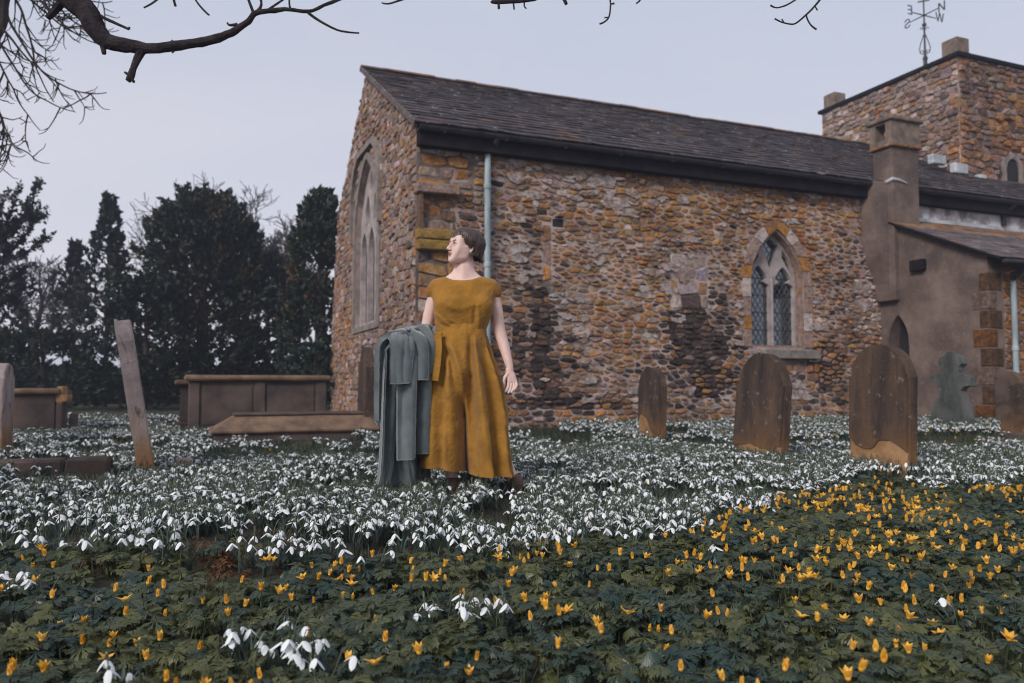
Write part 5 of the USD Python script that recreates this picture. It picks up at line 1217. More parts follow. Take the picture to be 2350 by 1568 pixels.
# ---- PointInstancer helper
def instancer(name, protos_, P, idx, yaw, scale, tilt, label, cat, rg):
    pi = UsdGeom.PointInstancer.Define(stage, path_for(name))
    tg = []
    for k_, parts in enumerate(protos_):
        x = UsdGeom.Xform.Define(stage, f'{pi.GetPath()}/plant_{k_ + 1:03d}')
        for nm, m_, mt in parts: obj(nm, m_, mt, x.GetPrim(), smooth=True)
        tg.append(x.GetPath())
    pi.CreatePrototypesRel().SetTargets(tg)
    pi.CreatePositionsAttr(Vt.Vec3fArray.FromNumpy(np.asarray(P, np.float32)))
    pi.CreateProtoIndicesAttr(Vt.IntArray.FromNumpy(np.asarray(idx, np.int32)))
    pi.CreateScalesAttr(Vt.Vec3fArray.FromNumpy(np.repeat(np.asarray(scale, np.float32)[:, None], 3, 1)))
    n_ = len(P); h = np.asarray(yaw) / 2
    ax_ = rg.uniform(0, 6.28, n_); th = np.abs(rg.normal(0, tilt, n_)) / 2
    # yaw first, then a small tilt about a level axis
    qy = np.stack([np.cos(h), 0 * h, 0 * h, np.sin(h)], 1); qt = np.stack([np.cos(th), np.sin(th) * np.cos(ax_), np.sin(th) * np.sin(ax_), 0 * th], 1)
    a, b = qt, qy
    q = np.stack([a[:, 0] * b[:, 0] - a[:, 1] * b[:, 1] - a[:, 2] * b[:, 2] - a[:, 3] * b[:, 3], a[:, 0] * b[:, 1] + a[:, 1] * b[:, 0] + a[:, 2] * b[:, 3] - a[:, 3] * b[:, 2], a[:, 0] * b[:, 2] - a[:, 1] * b[:, 3] + a[:, 2] * b[:, 0] + a[:, 3] * b[:, 1], a[:, 0] * b[:, 3] + a[:, 1] * b[:, 2] - a[:, 2] * b[:, 1] + a[:, 3] * b[:, 0]], 1)
    pi.CreateOrientationsAttr(Vt.QuathArray([Gf.Quath(float(x[0]), float(x[1]), float(x[2]), float(x[3])) for x in q]))
    tag(pi, label, cat, kind='stuff'); return pi

# ---- the drift of snowdrops
def clump(seed, n_, spread):
    r_ = np.random.default_rng(seed); A, B, C = [], [], []
    for _ in range(n_):
        st, pe, lv = snowdrop_parts(r_, r_.uniform(.085, .135)); o = np.array([r_.normal(0, spread), r_.normal(0, spread), 0])
        A.append((st[0] + o, st[1])); B.append((pe[0] + o, pe[1])); C += [(l[0] + o, l[1]) for l in lv]
    return [('stems', cat_m(A), 'stem_green'), ('flowers', cat_m(B), 'white_petal'), ('leaves', cat_m(C), 'strap_leaf')]
P, u, v = scatter(rg, 118, -9, 9, ymax, 13.5, .09)
k = rg.random(len(P)) < snow_density(P, u, v, None); P = P[k]
print('snowdrop clumps', len(P), 'singles to', ymax)
instancer('snowdrop_drift', [clump(300 + j, 9, .042) for j in range(6)], P, rg.integers(0, 6, len(P)), rg.uniform(0, 6.28, len(P)), rg.uniform(.8, 1.2, len(P)), .10, 'broad drift of countless white snowdrops around the woman and the graves', 'snowdrops', rg)

# ---- aconites: the listed ones seen large near the camera, then the rest of the carpet
NEAR = '28,1540 30,1526 102,1535 97,1465 268,1350 280,1370 132,1363 200,1467 247,1465 252,1477 262,1448 325,1455 345,1458 342,1500 125,1418 330,1337 545,1325 474,1362 602,1353 652,1335 540,1378 537,1390 557,1382 725,1355 780,1355 885,1392 810,1330 803,1310 862,1345 422,1550 372,1550 437,1558 540,1550 583,1545 620,1528 784,1507 876,1517 1033,1518 1092,1495 1078,1522 975,1500 895,1460 862,1560 1215,1415 1250,1397 1300,1405 1328,1400 1440,1408 1387,1453 1280,1480 1490,1425 1507,1460 1540,1447 1570,1520 1600,1405 1665,1388 1650,1362 1515,1385 1432,1390 1818,1397 1895,1387 1978,1350 1982,1382 2107,1378 2165,1380 2235,1322 2310,1355 1938,1410 1987,1425 2037,1430 1937,1477 2005,1490 2032,1513 2082,1467 2100,1488 2118,1465 2170,1437 2305,1455 2250,1490 1798,1530 1950,1532 1700,1555 1655,1550 1740,1550 1965,1560 60,1268 85,1262 108,1270 82,1285 130,1290 348,1295 390,1395 450,1470 700,1460 905,1335 945,1330 985,1330 1010,1300 1065,1345 1070,1350 935,1290 855,1270 1148,1275 1180,1305 1165,1335 1290,1330 1345,1325 1372,1290 1245,1370 1455,1275'
AC = []
for s_ in NEAR.split():
    a, b = map(float, s_.split(',')); p = ground_at(a, b)
    # the cup stands some 9 cm up: step back towards the foot below it
    for _ in range(6):
        q = px(a, b, p[1]); dz = q[2] - (float(ground_z(q[0], q[1])) + .100)
        p = px(a, b, p[1] + dz * p[1] / HC * 1.0)
    p[2] = ground_z(p[0], p[1]); AC.append(p)
P, u, v = scatter(rg, 135, -6, 7, 1.4, 6.5, .09)
k = (rg.random(len(P)) < aconite_density(P, u, v)); P = P[k]; P = P[np.argsort(P[:, 1])]
near_far = P[:, 1] > 2.15; P = P[near_far]
ns = 295 - len(AC)
rest_ac = P[ns:]
print('aconites', len(AC), '+', len(P), 'rest', len(rest_ac))
AC = np.vstack([np.array(AC), P[:ns]])
OPEN = [.14, .24, .38, .60, .18, .88, .30, .10]
aproto = []
ALAB = {0: 'closed yellow aconite cup above the dark green leaves', 1: 'opening yellow aconite with its petal tips apart among green leaves', 2: 'wide open yellow aconite with spread petals among green leaves'}
def alab(j): return ALAB[0 if OPEN[j] < .2 else 1 if OPEN[j] < .5 else 2]
AG = {ALAB[0]: 'closed yellow aconites in the carpet', ALAB[1]: 'opening yellow aconites in the carpet', ALAB[2]: 'wide open yellow aconites in the carpet'}
for i, p in enumerate(AC):
    j = i if i < 8 else int(rg.choice(8, p=[.16, .17, .15, .12, .16, .07, .1, .07]))
    if i < 8:
        st, fl, rf = aconite_parts(np.random.default_rng(400 + i), OPEN[i]); x = thing('winter_aconite', alab(i), 'flower', p, 0, AG[alab(i)])
        obj('stem', st, 'stem_green', x, smooth=True); obj('flower', fl, 'yellow_petal', x, smooth=True); obj('leaf_ruff', rf, 'bract_leaf', x); aproto.append(x)
    else: copy_of(aproto[j], 'winter_aconite', p, rg.uniform(0, 360), rg.uniform(.75, 1.1), (rg.normal(0, 7), rg.normal(0, 7)), alab(j), 'flower', AG[alab(j)])
pr = []
for j in range(6):
    st, fl, rf = aconite_parts(np.random.default_rng(500 + j), OPEN[j]); pr.append([('stem', st, 'stem_green'), ('flower', fl, 'yellow_petal'), ('leaf_ruff', rf, 'bract_leaf')])
P2, u, v = scatter(rg, 5, -8, 8, 5, 11.5); k = rg.random(len(P2)) < np.where((u > 1400) & (v > 1000), .8, .12); P2 = P2[k]
PA = np.vstack([rest_ac, P2])
instancer('aconite_carpet', pr, PA, rg.integers(0, 6, len(PA)), rg.uniform(0, 6.28, len(PA)), rg.uniform(.75, 1.1, len(PA)), .12, 'further yellow aconites, too many to count, dotted up to the graves', 'flowers', rg)

# ---- leaves of the aconites: the dark green carpet in the foreground
def leaf_patch(seed, n_, size, hmax):
    r_ = np.random.default_rng(seed); A = []
    for _ in range(n_):
        o = np.array([r_.uniform(-size, size), r_.uniform(-size, size), r_.uniform(.35, 1.0) * hmax])
        R = r_.uniform(.024, .043)
        a0 = r_.uniform(0, 6.28)
        for q in range(r_.integers(2, 4)):
            A.append(rotm(divided_leaf(r_, R, int(r_.integers(4, 7)), r_.uniform(1.6, 2.6), r_.uniform(.2, .9)), a0 + q * 2.1 + r_.normal(0, .3), r_.normal(.12, .38), r_.normal(0, .22), o))
        A.append(frame_tube([(o[0] * .9, o[1] * .9, 0), o], [.002, .002], 3, close=False))
    return cat_m(A)
P, u, v = scatter(rg, 110, -6.5, 7.5, 1.1, 6.4, .07)
edge = np.interp(u, EDGE_U, EDGE_V)
n1 = meshkit.fbm(np.column_stack([P[:, :2] * 2.6, 0 * P[:, 0]]), 3, 91)
dead = np.zeros(len(P), bool)
for pg in ([(210, 1285), (330, 1278), (330, 1310), (200, 1315)], [(430, 1270), (650, 1260), (660, 1320), (450, 1335)]): dead |= inside(pg, u, v)
k = (v > edge - 14) & (n1 > .25) & ~dead & (rg.random(len(P)) < .95); PL = P[k]
print('leaf patches', len(PL))
instancer('aconite_leaves', [[('leaves', leaf_patch(600 + j, 15, .085, .085), 'aconite_leaf')] for j in range(7)], PL, rg.integers(0, 7, len(PL)), rg.uniform(0, 6.28, len(PL)), rg.uniform(.8, 1.2, len(PL)), .12, 'dense dark green divided leaves carpeting the foreground', 'leaves', rg)

# ---- grass and dead leaves
def tuft(seed, n_, h, spread, w=.0035):
    r_ = np.random.default_rng(seed)
    return cat_m([(lambda m: (m[0] + [r_.normal(0, spread), r_.normal(0, spread), 0], m[1]))(strap(h * r_.uniform(.5, 1.2), w, abs(r_.normal(0, .4)), r_.uniform(0, 6.28), r_, r_.uniform(.2, 1.3))) for _ in range(n_)])
P, u, v = scatter(rg, 46, -10, 10, 1.2, 13.5)
k = rg.random(len(P)) < np.where(v < 1300, .9, .55); P = P[k]
print('grass tufts', len(P))
instancer('grass', [[('blades', tuft(700 + j, 26, .075, .055), 'grass_blade')] for j in range(5)], P, rg.integers(0, 5, len(P)), rg.uniform(0, 6.28, len(P)), rg.uniform(.7, 1.3, len(P)), .08, 'short dark grass between the flowers and the graves', 'grass', rg)
P, u, v = scatter(rg, 60, -4, 4, 2.4, 4.4)
k = np.zeros(len(P), bool)
for pg in ([(205, 1282), (340, 1275), (340, 1312), (200, 1318)], [(430, 1265), (660, 1255), (665, 1330), (440, 1340)], [(560, 1200), (720, 1195), (720, 1250), (560, 1255)], [(840, 1400), (880, 1400), (880, 1440), (840, 1440)]): k |= inside(pg, u, v)
P = P[k]
def litter(seed):
    r_ = np.random.default_rng(seed); return cat_m([rotm(divided_leaf(r_, r_.uniform(.02, .035), 3, 1.4, r_.uniform(.5, 1.5)), r_.uniform(0, 6.28), r_.normal(0, .5), r_.normal(0, .5), (r_.normal(0, .05), r_.normal(0, .05), r_.uniform(.004, .05))) for _ in range(22)])
if len(P): instancer('dead_leaves', [[('leaves', litter(800 + j), 'dead_leaf')] for j in range(3)], P, rg.integers(0, 3, len(P)), rg.uniform(0, 6.28, len(P)), rg.uniform(.8, 1.2, len(P)), .1, 'rust-brown dead bracken lying between the snowdrops at left', 'dead leaves', rg)
# ------------------------------------------------------------------ the woman: local x to the right, y away from the camera, z up
PB = ground_at(1075, 1142); YP = PB[1]; PO = np.array([px(1064, 880, YP)[0], YP, PB[2]])
K = YP / FPX                                              # metres per picture pixel at her distance
def lp(u, v, dy=0.0): return px(u, v, YP + dy) - PO
N = {'g': ('geometry', {}), 'n': ('noise_texture', {'scale': 30.0, 'detail': 3.0}), 'r': ('rgb_ramp', {'ramp': [(.3, (.56, .385, .345)), (.7, (.64, .45, .405))]}), 'p': ('principled_bsdf', {'roughness': .5, 'specular_ior_level': .35, 'subsurface_weight': .25, 'subsurface_scale': .01})}
MAT['skin'] = usdkit.material(stage, '/World/Looks/skin', N, [('g.position', 'n.vector'), ('n.fac', 'r.fac'), ('r.color', 'p.base_color')], surface='p.BSDF')
simple('lip', (.20, .075, .075), (.24, .09, .085), scale=40, rough_=.4)
simple('brow_hair', (.035, .022, .020), (.05, .03, .026), scale=40)
simple('eye_white', (.55, .52, .52), (.6, .57, .57), scale=40, rough_=.2)
simple('iris', (.035, .03, .03), (.05, .04, .035), scale=90, rough_=.15, spec=.6)
N = {'t': ('texture_coordinate', {}), 'm': ('mapping', {'scale': (1, 1, .25)}), 'n': ('noise_texture', {'scale': 90.0, 'detail': 3.0}), 'r': ('rgb_ramp', {'ramp': [(.34, (.016, .011, .011)), (.74, (.10, .052, .040))]}), 'p': ('principled_bsdf', {'roughness': .42, 'specular_ior_level': .5})}
MAT['hair'] = usdkit.material(stage, '/World/Looks/hair', N, [('t.object', 'm.vector'), ('m.vector', 'n.vector'), ('n.fac', 'r.fac'), ('r.color', 'p.base_color')], surface='p.BSDF')
simple('linen', (.205, .096, .013), (.30, .145, .022), scale=7, detail=6, rough_=.85, spec=.15, sheen=.15, bump=.7, bscale=24, bdist=.016)
simple('wool', (.075, .093, .098), (.125, .148, .152), scale=9, detail=5, rough_=.95, spec=.08, sheen=.5, bump=.5, bscale=260, bdist=.003)
simple('boot_leather', (.045, .025, .022), (.10, .05, .04), scale=12, rough_=.5, spec=.4)
simple('boot_sole', (.10, .065, .045), (.14, .09, .06), scale=12, rough_=.8)

woman = thing('person', 'person in a mustard linen dress looking aside, grey coat over one arm', 'person', PO, 0)
# --- head in its own frame (face towards -y), then turned
HYAW, HPITCH = math.radians(-56), math.radians(-9)
HC_ = lp(1064, 573, -.005)
Rh = trimesh.transformations.euler_matrix(0, 0, HYAW)[:3, :3] @ trimesh.transformations.euler_matrix(HPITCH, 0, 0)[:3, :3]
def toh(p): return np.asarray(p, float) @ Rh.T + HC_
def hb(*bs): return hull(*[(c, r_, 14) for c, r_ in bs])
S = 1.0
skull = ball((0, .018, .040), (.074, .093, .083), 28)
facem = [hb(((.034, -.052, .050), .030), ((-.034, -.052, .050), .030), ((.040, -.050, -.004), .027), ((-.040, -.050, -.004), .027), ((.018, -.064, -.068), .022), ((-.018, -.064, -.068), .022), ((.0, .0, .02), .06)),
         hb(((.018, -.062, -.064), .022), ((-.018, -.062, -.064), .022), ((0, -.078, -.090), .0165), ((.046, -.004, -.052), .020), ((-.046, -.004, -.052), .020), ((0, -.03, -.078), .022)),
         hb(((.041, -.046, -.004), .025), ((.045, -.008, -.046), .020), ((.016, -.066, -.062), .021), ((.052, .0, .005), .022), ((0, -.06, -.03), .03)), hb(((-.041, -.046, -.004), .025), ((-.045, -.008, -.046), .020), ((-.016, -.066, -.062), .021), ((-.052, .0, .005), .022), ((0, -.06, -.03), .03)),
         hb(((.038, -.060, .030), .018), ((-.038, -.060, .030), .018), ((0, -.078, .034), .014)),                      # brow
         hb(((0, -.088, .018), .0075), ((0, -.110, -.020), .0080), ((.0, -.086, -.022), .010)), hb(((0, -.108, -.021), .0085), ((.0105, -.096, -.026), .0065), ((-.0105, -.096, -.026), .0065)),
         hb(((.020, -.080, -.047), .006), ((-.020, -.080, -.047), .006), ((0, -.093, -.043), .0075)), hb(((.017, -.080, -.056), .006), ((-.017, -.080, -.056), .006), ((0, -.092, -.057), .0080)),
         hb(((.042, -.056, -.008), .020), ((.036, -.062, -.030), .018)), hb(((-.042, -.056, -.008), .020), ((-.036, -.062, -.030), .018))]
base = melt(union([skull] + facem[:4] + facem[9:]), .006, 16, .5)
bmf = as_manifold(base.vertices, base.faces)
headm = union([bmf] + facem[4:9])
for sx in (-1, 1): headm -= ball((sx * .031, -.094, .009), (.016, .017, .010), 16)
ear = [hb(((sx * .070, .012, .006), .006), ((sx * .076, .020, .012), .005), ((sx * .075, .019, -.012), .005), ((sx * .069, .010, -.024), .005)) for sx in (-1, 1)]
ht = melt(union([headm] + ear), .0042, 4, .5)
headv = toh(ht.vertices)
# --- body: torso, neck, arms, legs as one surface
def J(u, v, dy, r_): return (lp(u, v, dy), r_)
Ls, Rs = lp(1004, 664, .0), lp(1124, 664, .0)
torso = [chain([(lp(1064, 660, .01), .070), (lp(1064, 700, .0), .085), (lp(1060, 765, .0), .07), (lp(1066, 840, .0), .08)], 14),
         hull((Ls, .034, 14), (Rs, .034, 14), (lp(1064, 700, .0), .08, 14)),
         hull((lp(1065, 650, .012), .066, 14), (lp(1066, 590, .018), .054, 14)), hull((lp(1064, 640, .012), .052, 14), (Ls + [0, 0, -.01], .026, 14)), hull((lp(1064, 640, .012), .052, 14), (Rs + [0, 0, -.01], .026, 14)),
         hull((lp(1036, 660, -.03), .034, 14), (lp(1092, 660, -.03), .034, 14), (lp(1064, 690, -.03), .06, 14))]
armL = chain([(Ls + [0, 0, -.012], .038), (lp(990, 715, .01), .042), (lp(979, 768, .02), .036), (lp(962, 800, -.10), .031), (lp(950, 812, -.20), .024)], 14)      # disappears under the coat
armR = chain([(Rs + [0, 0, -.012], .038), (lp(1134, 700, .01), .044), (lp(1144, 762, .03), .037), (lp(1152, 790, .02), .037), (lp(1168, 848, -.02), .0235), (lp(1170, 858, -.022), .0215)], 14)
legs = [chain([(lp(1040, 850, 0), .07), (lp(1034, 980, -.01), .056), (lp(1034, 1050, .03), .052), (lp(1037, 1100, .03), .036), (lp(1037, 1122, .02), .037)], 12),
        chain([(lp(1096, 850, 0), .07), (lp(1120, 980, -.0), .056), (lp(1154, 1060, .03), .047), (lp(1176, 1100, .04), .036), (lp(1182, 1122, .04), .036)], 12)]
# left hand (right in the picture): palm and five fingers hanging, lightly curled
W0 = lp(1168, 848, -.02); W1 = lp(1175, 876, -.03)
hand = [hull((W0, .0215, 12), (W0 * .4 + W1 * .6 + [-.012, 0, 0], .018, 12), (W0 * .4 + W1 * .6 + [.014, .004, 0], .018, 12)), hull((W0 * .4 + W1 * .6 + [-.014, -.004, 0], .016, 12), (W0 * .4 + W1 * .6 + [.016, .004, 0], .016, 12), (W1 + [-.018, -.006, 0], .0125, 12), (W1 + [.020, .004, .002], .0115, 12))]
fing = []
for q, (ox, ln) in enumerate(((-.020, .066), (-.006, .074), (.009, .070), (.022, .055))):
    b0 = W1 + [ox, -.004 + q * .003, .006]; a = .25
    p1 = b0 + [.003 * (q - 1), -.010, -ln * .48]; p2 = p1 + [-.006, -.010 - .004 * q, -ln * .30]; p3 = p2 + [-.010, -.004, -ln * .22]
    fing.append(chain([(b0, .0098), (p1, .0088), (p2, .0078), (p3, .0066)], 10))
th0 = W0 * .62 + W1 * .38 + [-.016, -.012, 0]
fing.append(chain([(th0, .013), (th0 + [-.018, -.016, -.024], .0098), (th0 + [-.022, -.020, -.046], .0085), (th0 + [-.018, -.018, -.062], .0070)], 10))
bodym = union(torso + [armL, armR] + legs)
bt = melt(bodym, .018, 8, .5)
handt = soften(union(hand + fing), .004, 3)
# join head, hand and body into one skin
full = union([m3.Manifold(m3.Mesh(np.asarray(a, np.float32), np.asarray(b, np.uint32))) for a, b in ((bt.vertices, bt.faces), (headv, ht.faces), (handt.vertices, handt.faces))])
body = obj('body', full, 'skin', woman, smooth=40)
# --- face details
for sx in (-1, 1):
    e = trimesh.creation.icosphere(2, .0115); ev = np.array(e.vertices) + [sx * .0305, -.0765, .0095]
    obj('eye', (toh(ev), np.array(e.faces)), 'eye_white', woman, smooth=True)
    ir = trimesh.creation.icosphere(2, .0058); iv = np.array(ir.vertices) * [1, .5, 1] + [sx * .0305 - .0015, -.0868, .0098]
    obj('iris', (toh(iv), np.array(ir.faces)), 'iris', woman, smooth=True)
    lid = frame_tube([(sx * .0185, -.0835, .0105), (sx * .025, -.0885, .0158), (sx * .032, -.0888, .0170), (sx * .039, -.0850, .0150), (sx * .0455, -.0770, .0105)], [.0014, .0028, .0030, .0030, .0016], 6)
    obj('eyelash', (toh(lid[0]), lid[1]), 'brow_hair', woman)
    low = frame_tube([(sx * .020, -.0840, .0060), (sx * .031, -.0868, .0020), (sx * .043, -.0785, .0065)], [.0006, .0010, .0008], 5); obj('eyelash', (toh(low[0]), low[1]), 'brow_hair', woman)
    br = frame_tube([(sx * .013, -.0915, .0270), (sx * .024, -.0900, .0325), (sx * .036, -.0835, .0350), (sx * .047, -.0730, .0290)], [.0016, .0030, .0028, .0012], 6, flat=.7)
    obj('eyebrow', (toh(br[0]), br[1]), 'brow_hair', woman)
up = frame_tube([(-.0235, -.0835, -.0490), (-.010, -.0975, -.0445), (0, -.1000, -.0465), (.010, -.0975, -.0445), (.0235, -.0835, -.0490)], [.0010, .0028, .0028, .0028, .0010], 7)
lo = frame_tube([(-.0210, -.0840, -.0515), (-.010, -.0965, -.0560), (0, -.0990, -.0575), (.010, -.0965, -.0560), (.0210, -.0840, -.0515)], [.0010, .0032, .0036, .0032, .0010], 7)
obj('lips', (lambda m: (toh(m[0]), m[1]))(cat_m([up, lo])), 'lip', woman, smooth=True)
for sx in (-1, 1):
    ns = trimesh.creation.icosphere(1, .0034); obj('nostril', (toh(np.array(ns.vertices) * [1, 1.2, .6] + [sx * .0062, -.1025, -.0312]), np.array(ns.faces)), 'brow_hair', woman)
# --- hair: a cap plus overlapping locks, short with a side-swept fringe
rg = np.random.default_rng(55)
cap = ball((0, .022, .044), (.083, .101, .088), 26) - m3.Manifold.cube((.3, .16, .22)).translate((-.15, -.205, -.148)) - m3.Manifold.cube((.3, .3, .2)).translate((-.15, -.10, -.215)) 
cap = cap - hull(((.055, -.10, .02), .028, 10), ((-.055, -.10, .02), .028, 10), ((0, -.12, .03), .03, 10), ((.05, -.12, -.1), .03, 10), ((-.05, -.12, -.1), .03, 10))
ct = soften(cap, .009, 4)
lk = []
def on_scalp(th, ph, k=1.0):
    """th = angle down from the crown, ph = around (0 = face side, -y)"""
    d = np.array([math.sin(th) * math.sin(ph), -math.sin(th) * math.cos(ph), math.cos(th)]); return np.array([0, .022, .044]) + d * np.array([.085, .103, .090]) * k
for q in range(420):
    ph = rg.uniform(-math.pi, math.pi); ap = abs(ph)
    end = 1.36 if ap < .5 else (1.36 + (ap - .5) * .75 if ap < 1.1 else (1.98 if ap < 1.62 else 2.42)) 
    end += rg.normal(0, .07); st = rg.uniform(.02, .5 if ap < 1 else .9)
    tw = (.35 if ap < .9 else .12) * rg.uniform(.4, 1.3)
    pts = []
    for t in np.linspace(0, 1, 7):
        th = st + (end - st) * t; kk = 1.01 + rg.uniform(.03, .075) * math.sin(math.pi * min(1, t * 1.1)) + (.05 * t ** 3 if ap > 1.8 else .01)
        p_ = on_scalp(min(th, 2.0), ph + tw * t ** 1.5, kk)
        if th > 2.0: p_ = p_ + [0, (.02 if ap > 1.8 else 0) * (th - 2.0), -(th - 2.0) * .11]
        pts.append(p_)
    lk.append(frame_tube(pts, np.array([.3, .9, 1, 1, .85, .6, .12]) * rg.uniform(.0042, .0085), 6, flat=1.5))
hm = cat_m([(ct.vertices, ct.faces)] + lk)
obj('hair', (toh(hm[0]), hm[1]), 'hair', woman, smooth=True)

# --- the dress: a fitted bodice with cap sleeves over a wide, deeply pleated split skirt
hx = lambda u: (u - 1064) * K
ZW = lp(1064, 752)[2]
rows = [  # v, left u, right u, half depth, centre depth
    (742, 1003, 1115, .098, -.005), (758, 1000, 1116, .106, -.005), (770, 999, 1117, .114, -.005), (800, 988, 1126, .135, -.005), (850, 976, 1144, .165, -.005), (900, 971, 1156, .185, -.005), (950, 967, 1166, .200, -.005), (1000, 965, 1170, .210, -.005), (1050, 965, 1174, .215, -.005), (1095, 965, 1180, .215, -.005)]
RV = np.array([q[0] for q in rows], float); RL = np.array([hx(q[1]) for q in rows]); RR = np.array([hx(q[2]) for q in rows]); RD = np.array([q[3] for q in rows])
NA, NT = 220, 56
ph = np.linspace(0, 2 * np.pi, NA, endpoint=False)        # 0 = front (-y), going to the right (+x)
tt = np.linspace(0, 1, NT)
hem_v = 1080 + 11 * np.tanh(2.2 * np.sin(ph - .08)) + 2.5 * np.sin(5 * ph + 1)

grid = np.zeros((NT, NA, 3))
sq = lambda c: np.sign(c) * np.abs(c) ** .86
def fold(phi, c, w): 
    d = (phi - c + np.pi) % (2 * np.pi) - np.pi; return np.exp(-(d / w) ** 2)
for i, t in enumerate(tt):
    v = 742 + (hem_v - 742) * t
    L_, R_, D_ = np.interp(v, RV, RL), np.interp(v, RV, RR), np.interp(v, RV, RD)
    cx, hw = (L_ + R_) / 2, (R_ - L_) / 2
    x = cx + hw * sq(np.sin(ph)); y = -.005 - D_ * sq(np.cos(ph))
    low = np.clip((t - .28) / .4, 0, 1); low = low * low * (3 - 2 * low); mid = np.clip(t / .25, 0, 1)
    # the two legs: a deep fold between them in front (a little right of the middle) and behind
    cf = .10 - .06 * t
    r_in = 1 - low * (.93 * fold(ph, cf, .21 - .05 * t) + .55 * fold(ph, np.pi, .25))
    # soft pleats, wandering a little
    pl = mid * (.045 + .05 * t) * (1.0 * fold(ph, .42 + .05 * t, .10) - 1.3 * fold(ph, .66 + .05 * t, .12) + .9 * fold(ph, .95, .13) - 1.1 * fold(ph, 1.25, .13) - .8 * fold(ph, -.40 - .10 * t, .10) + .8 * fold(ph, -.20 - .08 * t, .10) + .6 * fold(ph, -.75, .16) - .6 * fold(ph, -1.15, .14) + .35 * np.sin(ph * 9 + 2 * t) * (np.cos(ph) < 0))
    s_ = np.clip(r_in, .12, 1) + pl * 1.6
    x = cx + (x - cx) * s_; y = -.005 + (y + .005) * s_
    # side creases and little crumples
    z = np.array([lp(1064, vv)[2] for vv in v])
    P3 = np.stack([x, y, z], 1)
    cr = (meshkit.fbm(P3 * [9, 9, 6], 3, 5) - .5) * .034 * (.3 + .7 * t) + (meshkit.fbm(P3 * [30, 30, 22], 2, 6) - .5) * .013
    n_ = np.stack([np.sin(ph), -np.cos(ph), 0 * ph], 1)
    grid[i] = P3 + n_ * cr[:, None]
# draped front panel: pulls from the tie at the left waist across to the fold
def add_ridge(g, pts, width, amp):
    """raise (or sink) a band of the front surface along a line in the picture"""
    line = np.array([[lp(u, v)[0], lp(u, v)[2]] for u, v in pts])
    X = g[..., [0, 2]].reshape(-1, 2); best = np.full(len(X), 9.0); tpos = np.zeros(len(X))
    for k in range(len(line) - 1):
        a, b = line[k], line[k + 1]; ab = b - a; t = np.clip(((X - a) @ ab) / (ab @ ab), 0, 1); d = np.linalg.norm(X - (a + t[:, None] * ab), axis=1)
        up_ = d < best; best = np.where(up_, d, best); tpos = np.where(up_, (k + t) / (len(line) - 1), tpos)
    w_ = width * K; f = np.exp(-(best / w_) ** 2) * np.sin(np.pi * (tpos * .9 + .08)) ** .6
    front = (g[..., 1].reshape(-1) < 0)
    g[..., 1] -= (f * amp * front).reshape(g.shape[:-1])
for pts, w_, am in (([(1016, 785), (1045, 805), (1062, 860), (1075, 960), (1078, 1050)], 7, .030), ([(1024, 788), (1040, 830), (1048, 900)], 6, -.026), ([(1095, 785), (1098, 840), (1112, 960), (1120, 1070)], 7, .028), ([(1082, 780), (1084, 850), (1088, 980), (1090, 1070)], 8, -.050),
                    ([(1112, 785), (1120, 850), (1140, 960), (1150, 1080)], 9, -.034), ([(1000, 900), (1000, 1000), (1000, 1068)], 9, .018), ([(1030, 920), (1034, 1000), (1036, 1065)], 8, -.022), ([(1110, 800), (1128, 845), (1155, 868)], 3, .009), ([(970, 950), (1010, 946), (1050, 955)], 3, .006), ([(975, 1010), (1030, 1004)], 3, -.005), ([(1014, 775), (1006, 830), (985, 890)], 5, -.010)):
    add_ridge(grid, pts, w_, am)
vv_ = grid.reshape(-1, 3)
i, j = np.meshgrid(np.arange(NT - 1), np.arange(NA), indexing='ij')
qf = np.stack([i * NA + j, (i + 1) * NA + j, (i + 1) * NA + (j + 1) % NA, i * NA + (j + 1) % NA], -1).reshape(-1, 4)
# turned-up hem: the cloth goes back up inside
inn = grid[-1] * [1, 1, 1]; c_in = inn.mean(0); inn2 = c_in + (inn - c_in) * [.97, .97, 1] + [0, 0, .004]; inn3 = c_in + (inn - c_in) * [.80, .80, 1] + [0, 0, .30]
b0 = len(vv_); vv_ = np.vstack([vv_, inn2, inn3, [c_in + [0, 0, .34]]]); jj = np.arange(NA); j1 = (jj + 1) % NA
q2 = np.vstack([np.stack([(NT - 1) * NA + jj, b0 + jj, b0 + j1, (NT - 1) * NA + j1], 1), np.stack([b0 + jj, b0 + NA + jj, b0 + NA + j1, b0 + j1], 1)])
tri = np.vstack([qf[:, [0, 1, 2]], qf[:, [0, 2, 3]], q2[:, [0, 1, 2]], q2[:, [0, 2, 3]], np.stack([b0 + NA + jj, np.full(NA, b0 + 2 * NA), b0 + NA + j1], 1)])
# bodice
bod = [hull((lp(1007, 664, .0), .052, 16), (lp(1121, 664, .0), .052, 16), (lp(1028, 700, -.045), .070, 16), (lp(1100, 700, -.045), .070, 16), (lp(1064, 655, -.02), .07, 16)),
       hull((lp(1028, 704, -.045), .082, 16), (lp(1100, 704, -.045), .082, 16), (lp(1034, 700, .03), .07, 16), (lp(1094, 700, .03), .07, 16), (lp(1030, 752, -.012), .072, 16), (lp(1087, 752, -.012), .072, 16)),
       hull((lp(1005, 664, .0), .054, 16), (lp(990, 676, .0), .030, 12)), hull((lp(1123, 664, .0), .054, 16), (lp(1138, 676, .0), .030, 12))]
bm = union(bod)
nk = lp(1062, 624, -.02)
bm = bm - m3.Manifold.sphere(1.0, 40).scale((.132, .17, .080)).translate(tuple(nk)) 
for (a, rr) in ((lp(976, 716, .0), .034), (lp(1152, 716, .0), .034)): bm = bm - m3.Manifold.sphere(rr, 24).scale((1, 3, 1.2)).translate(tuple(a))
bt2 = melt(bm, .010, 7, .5)
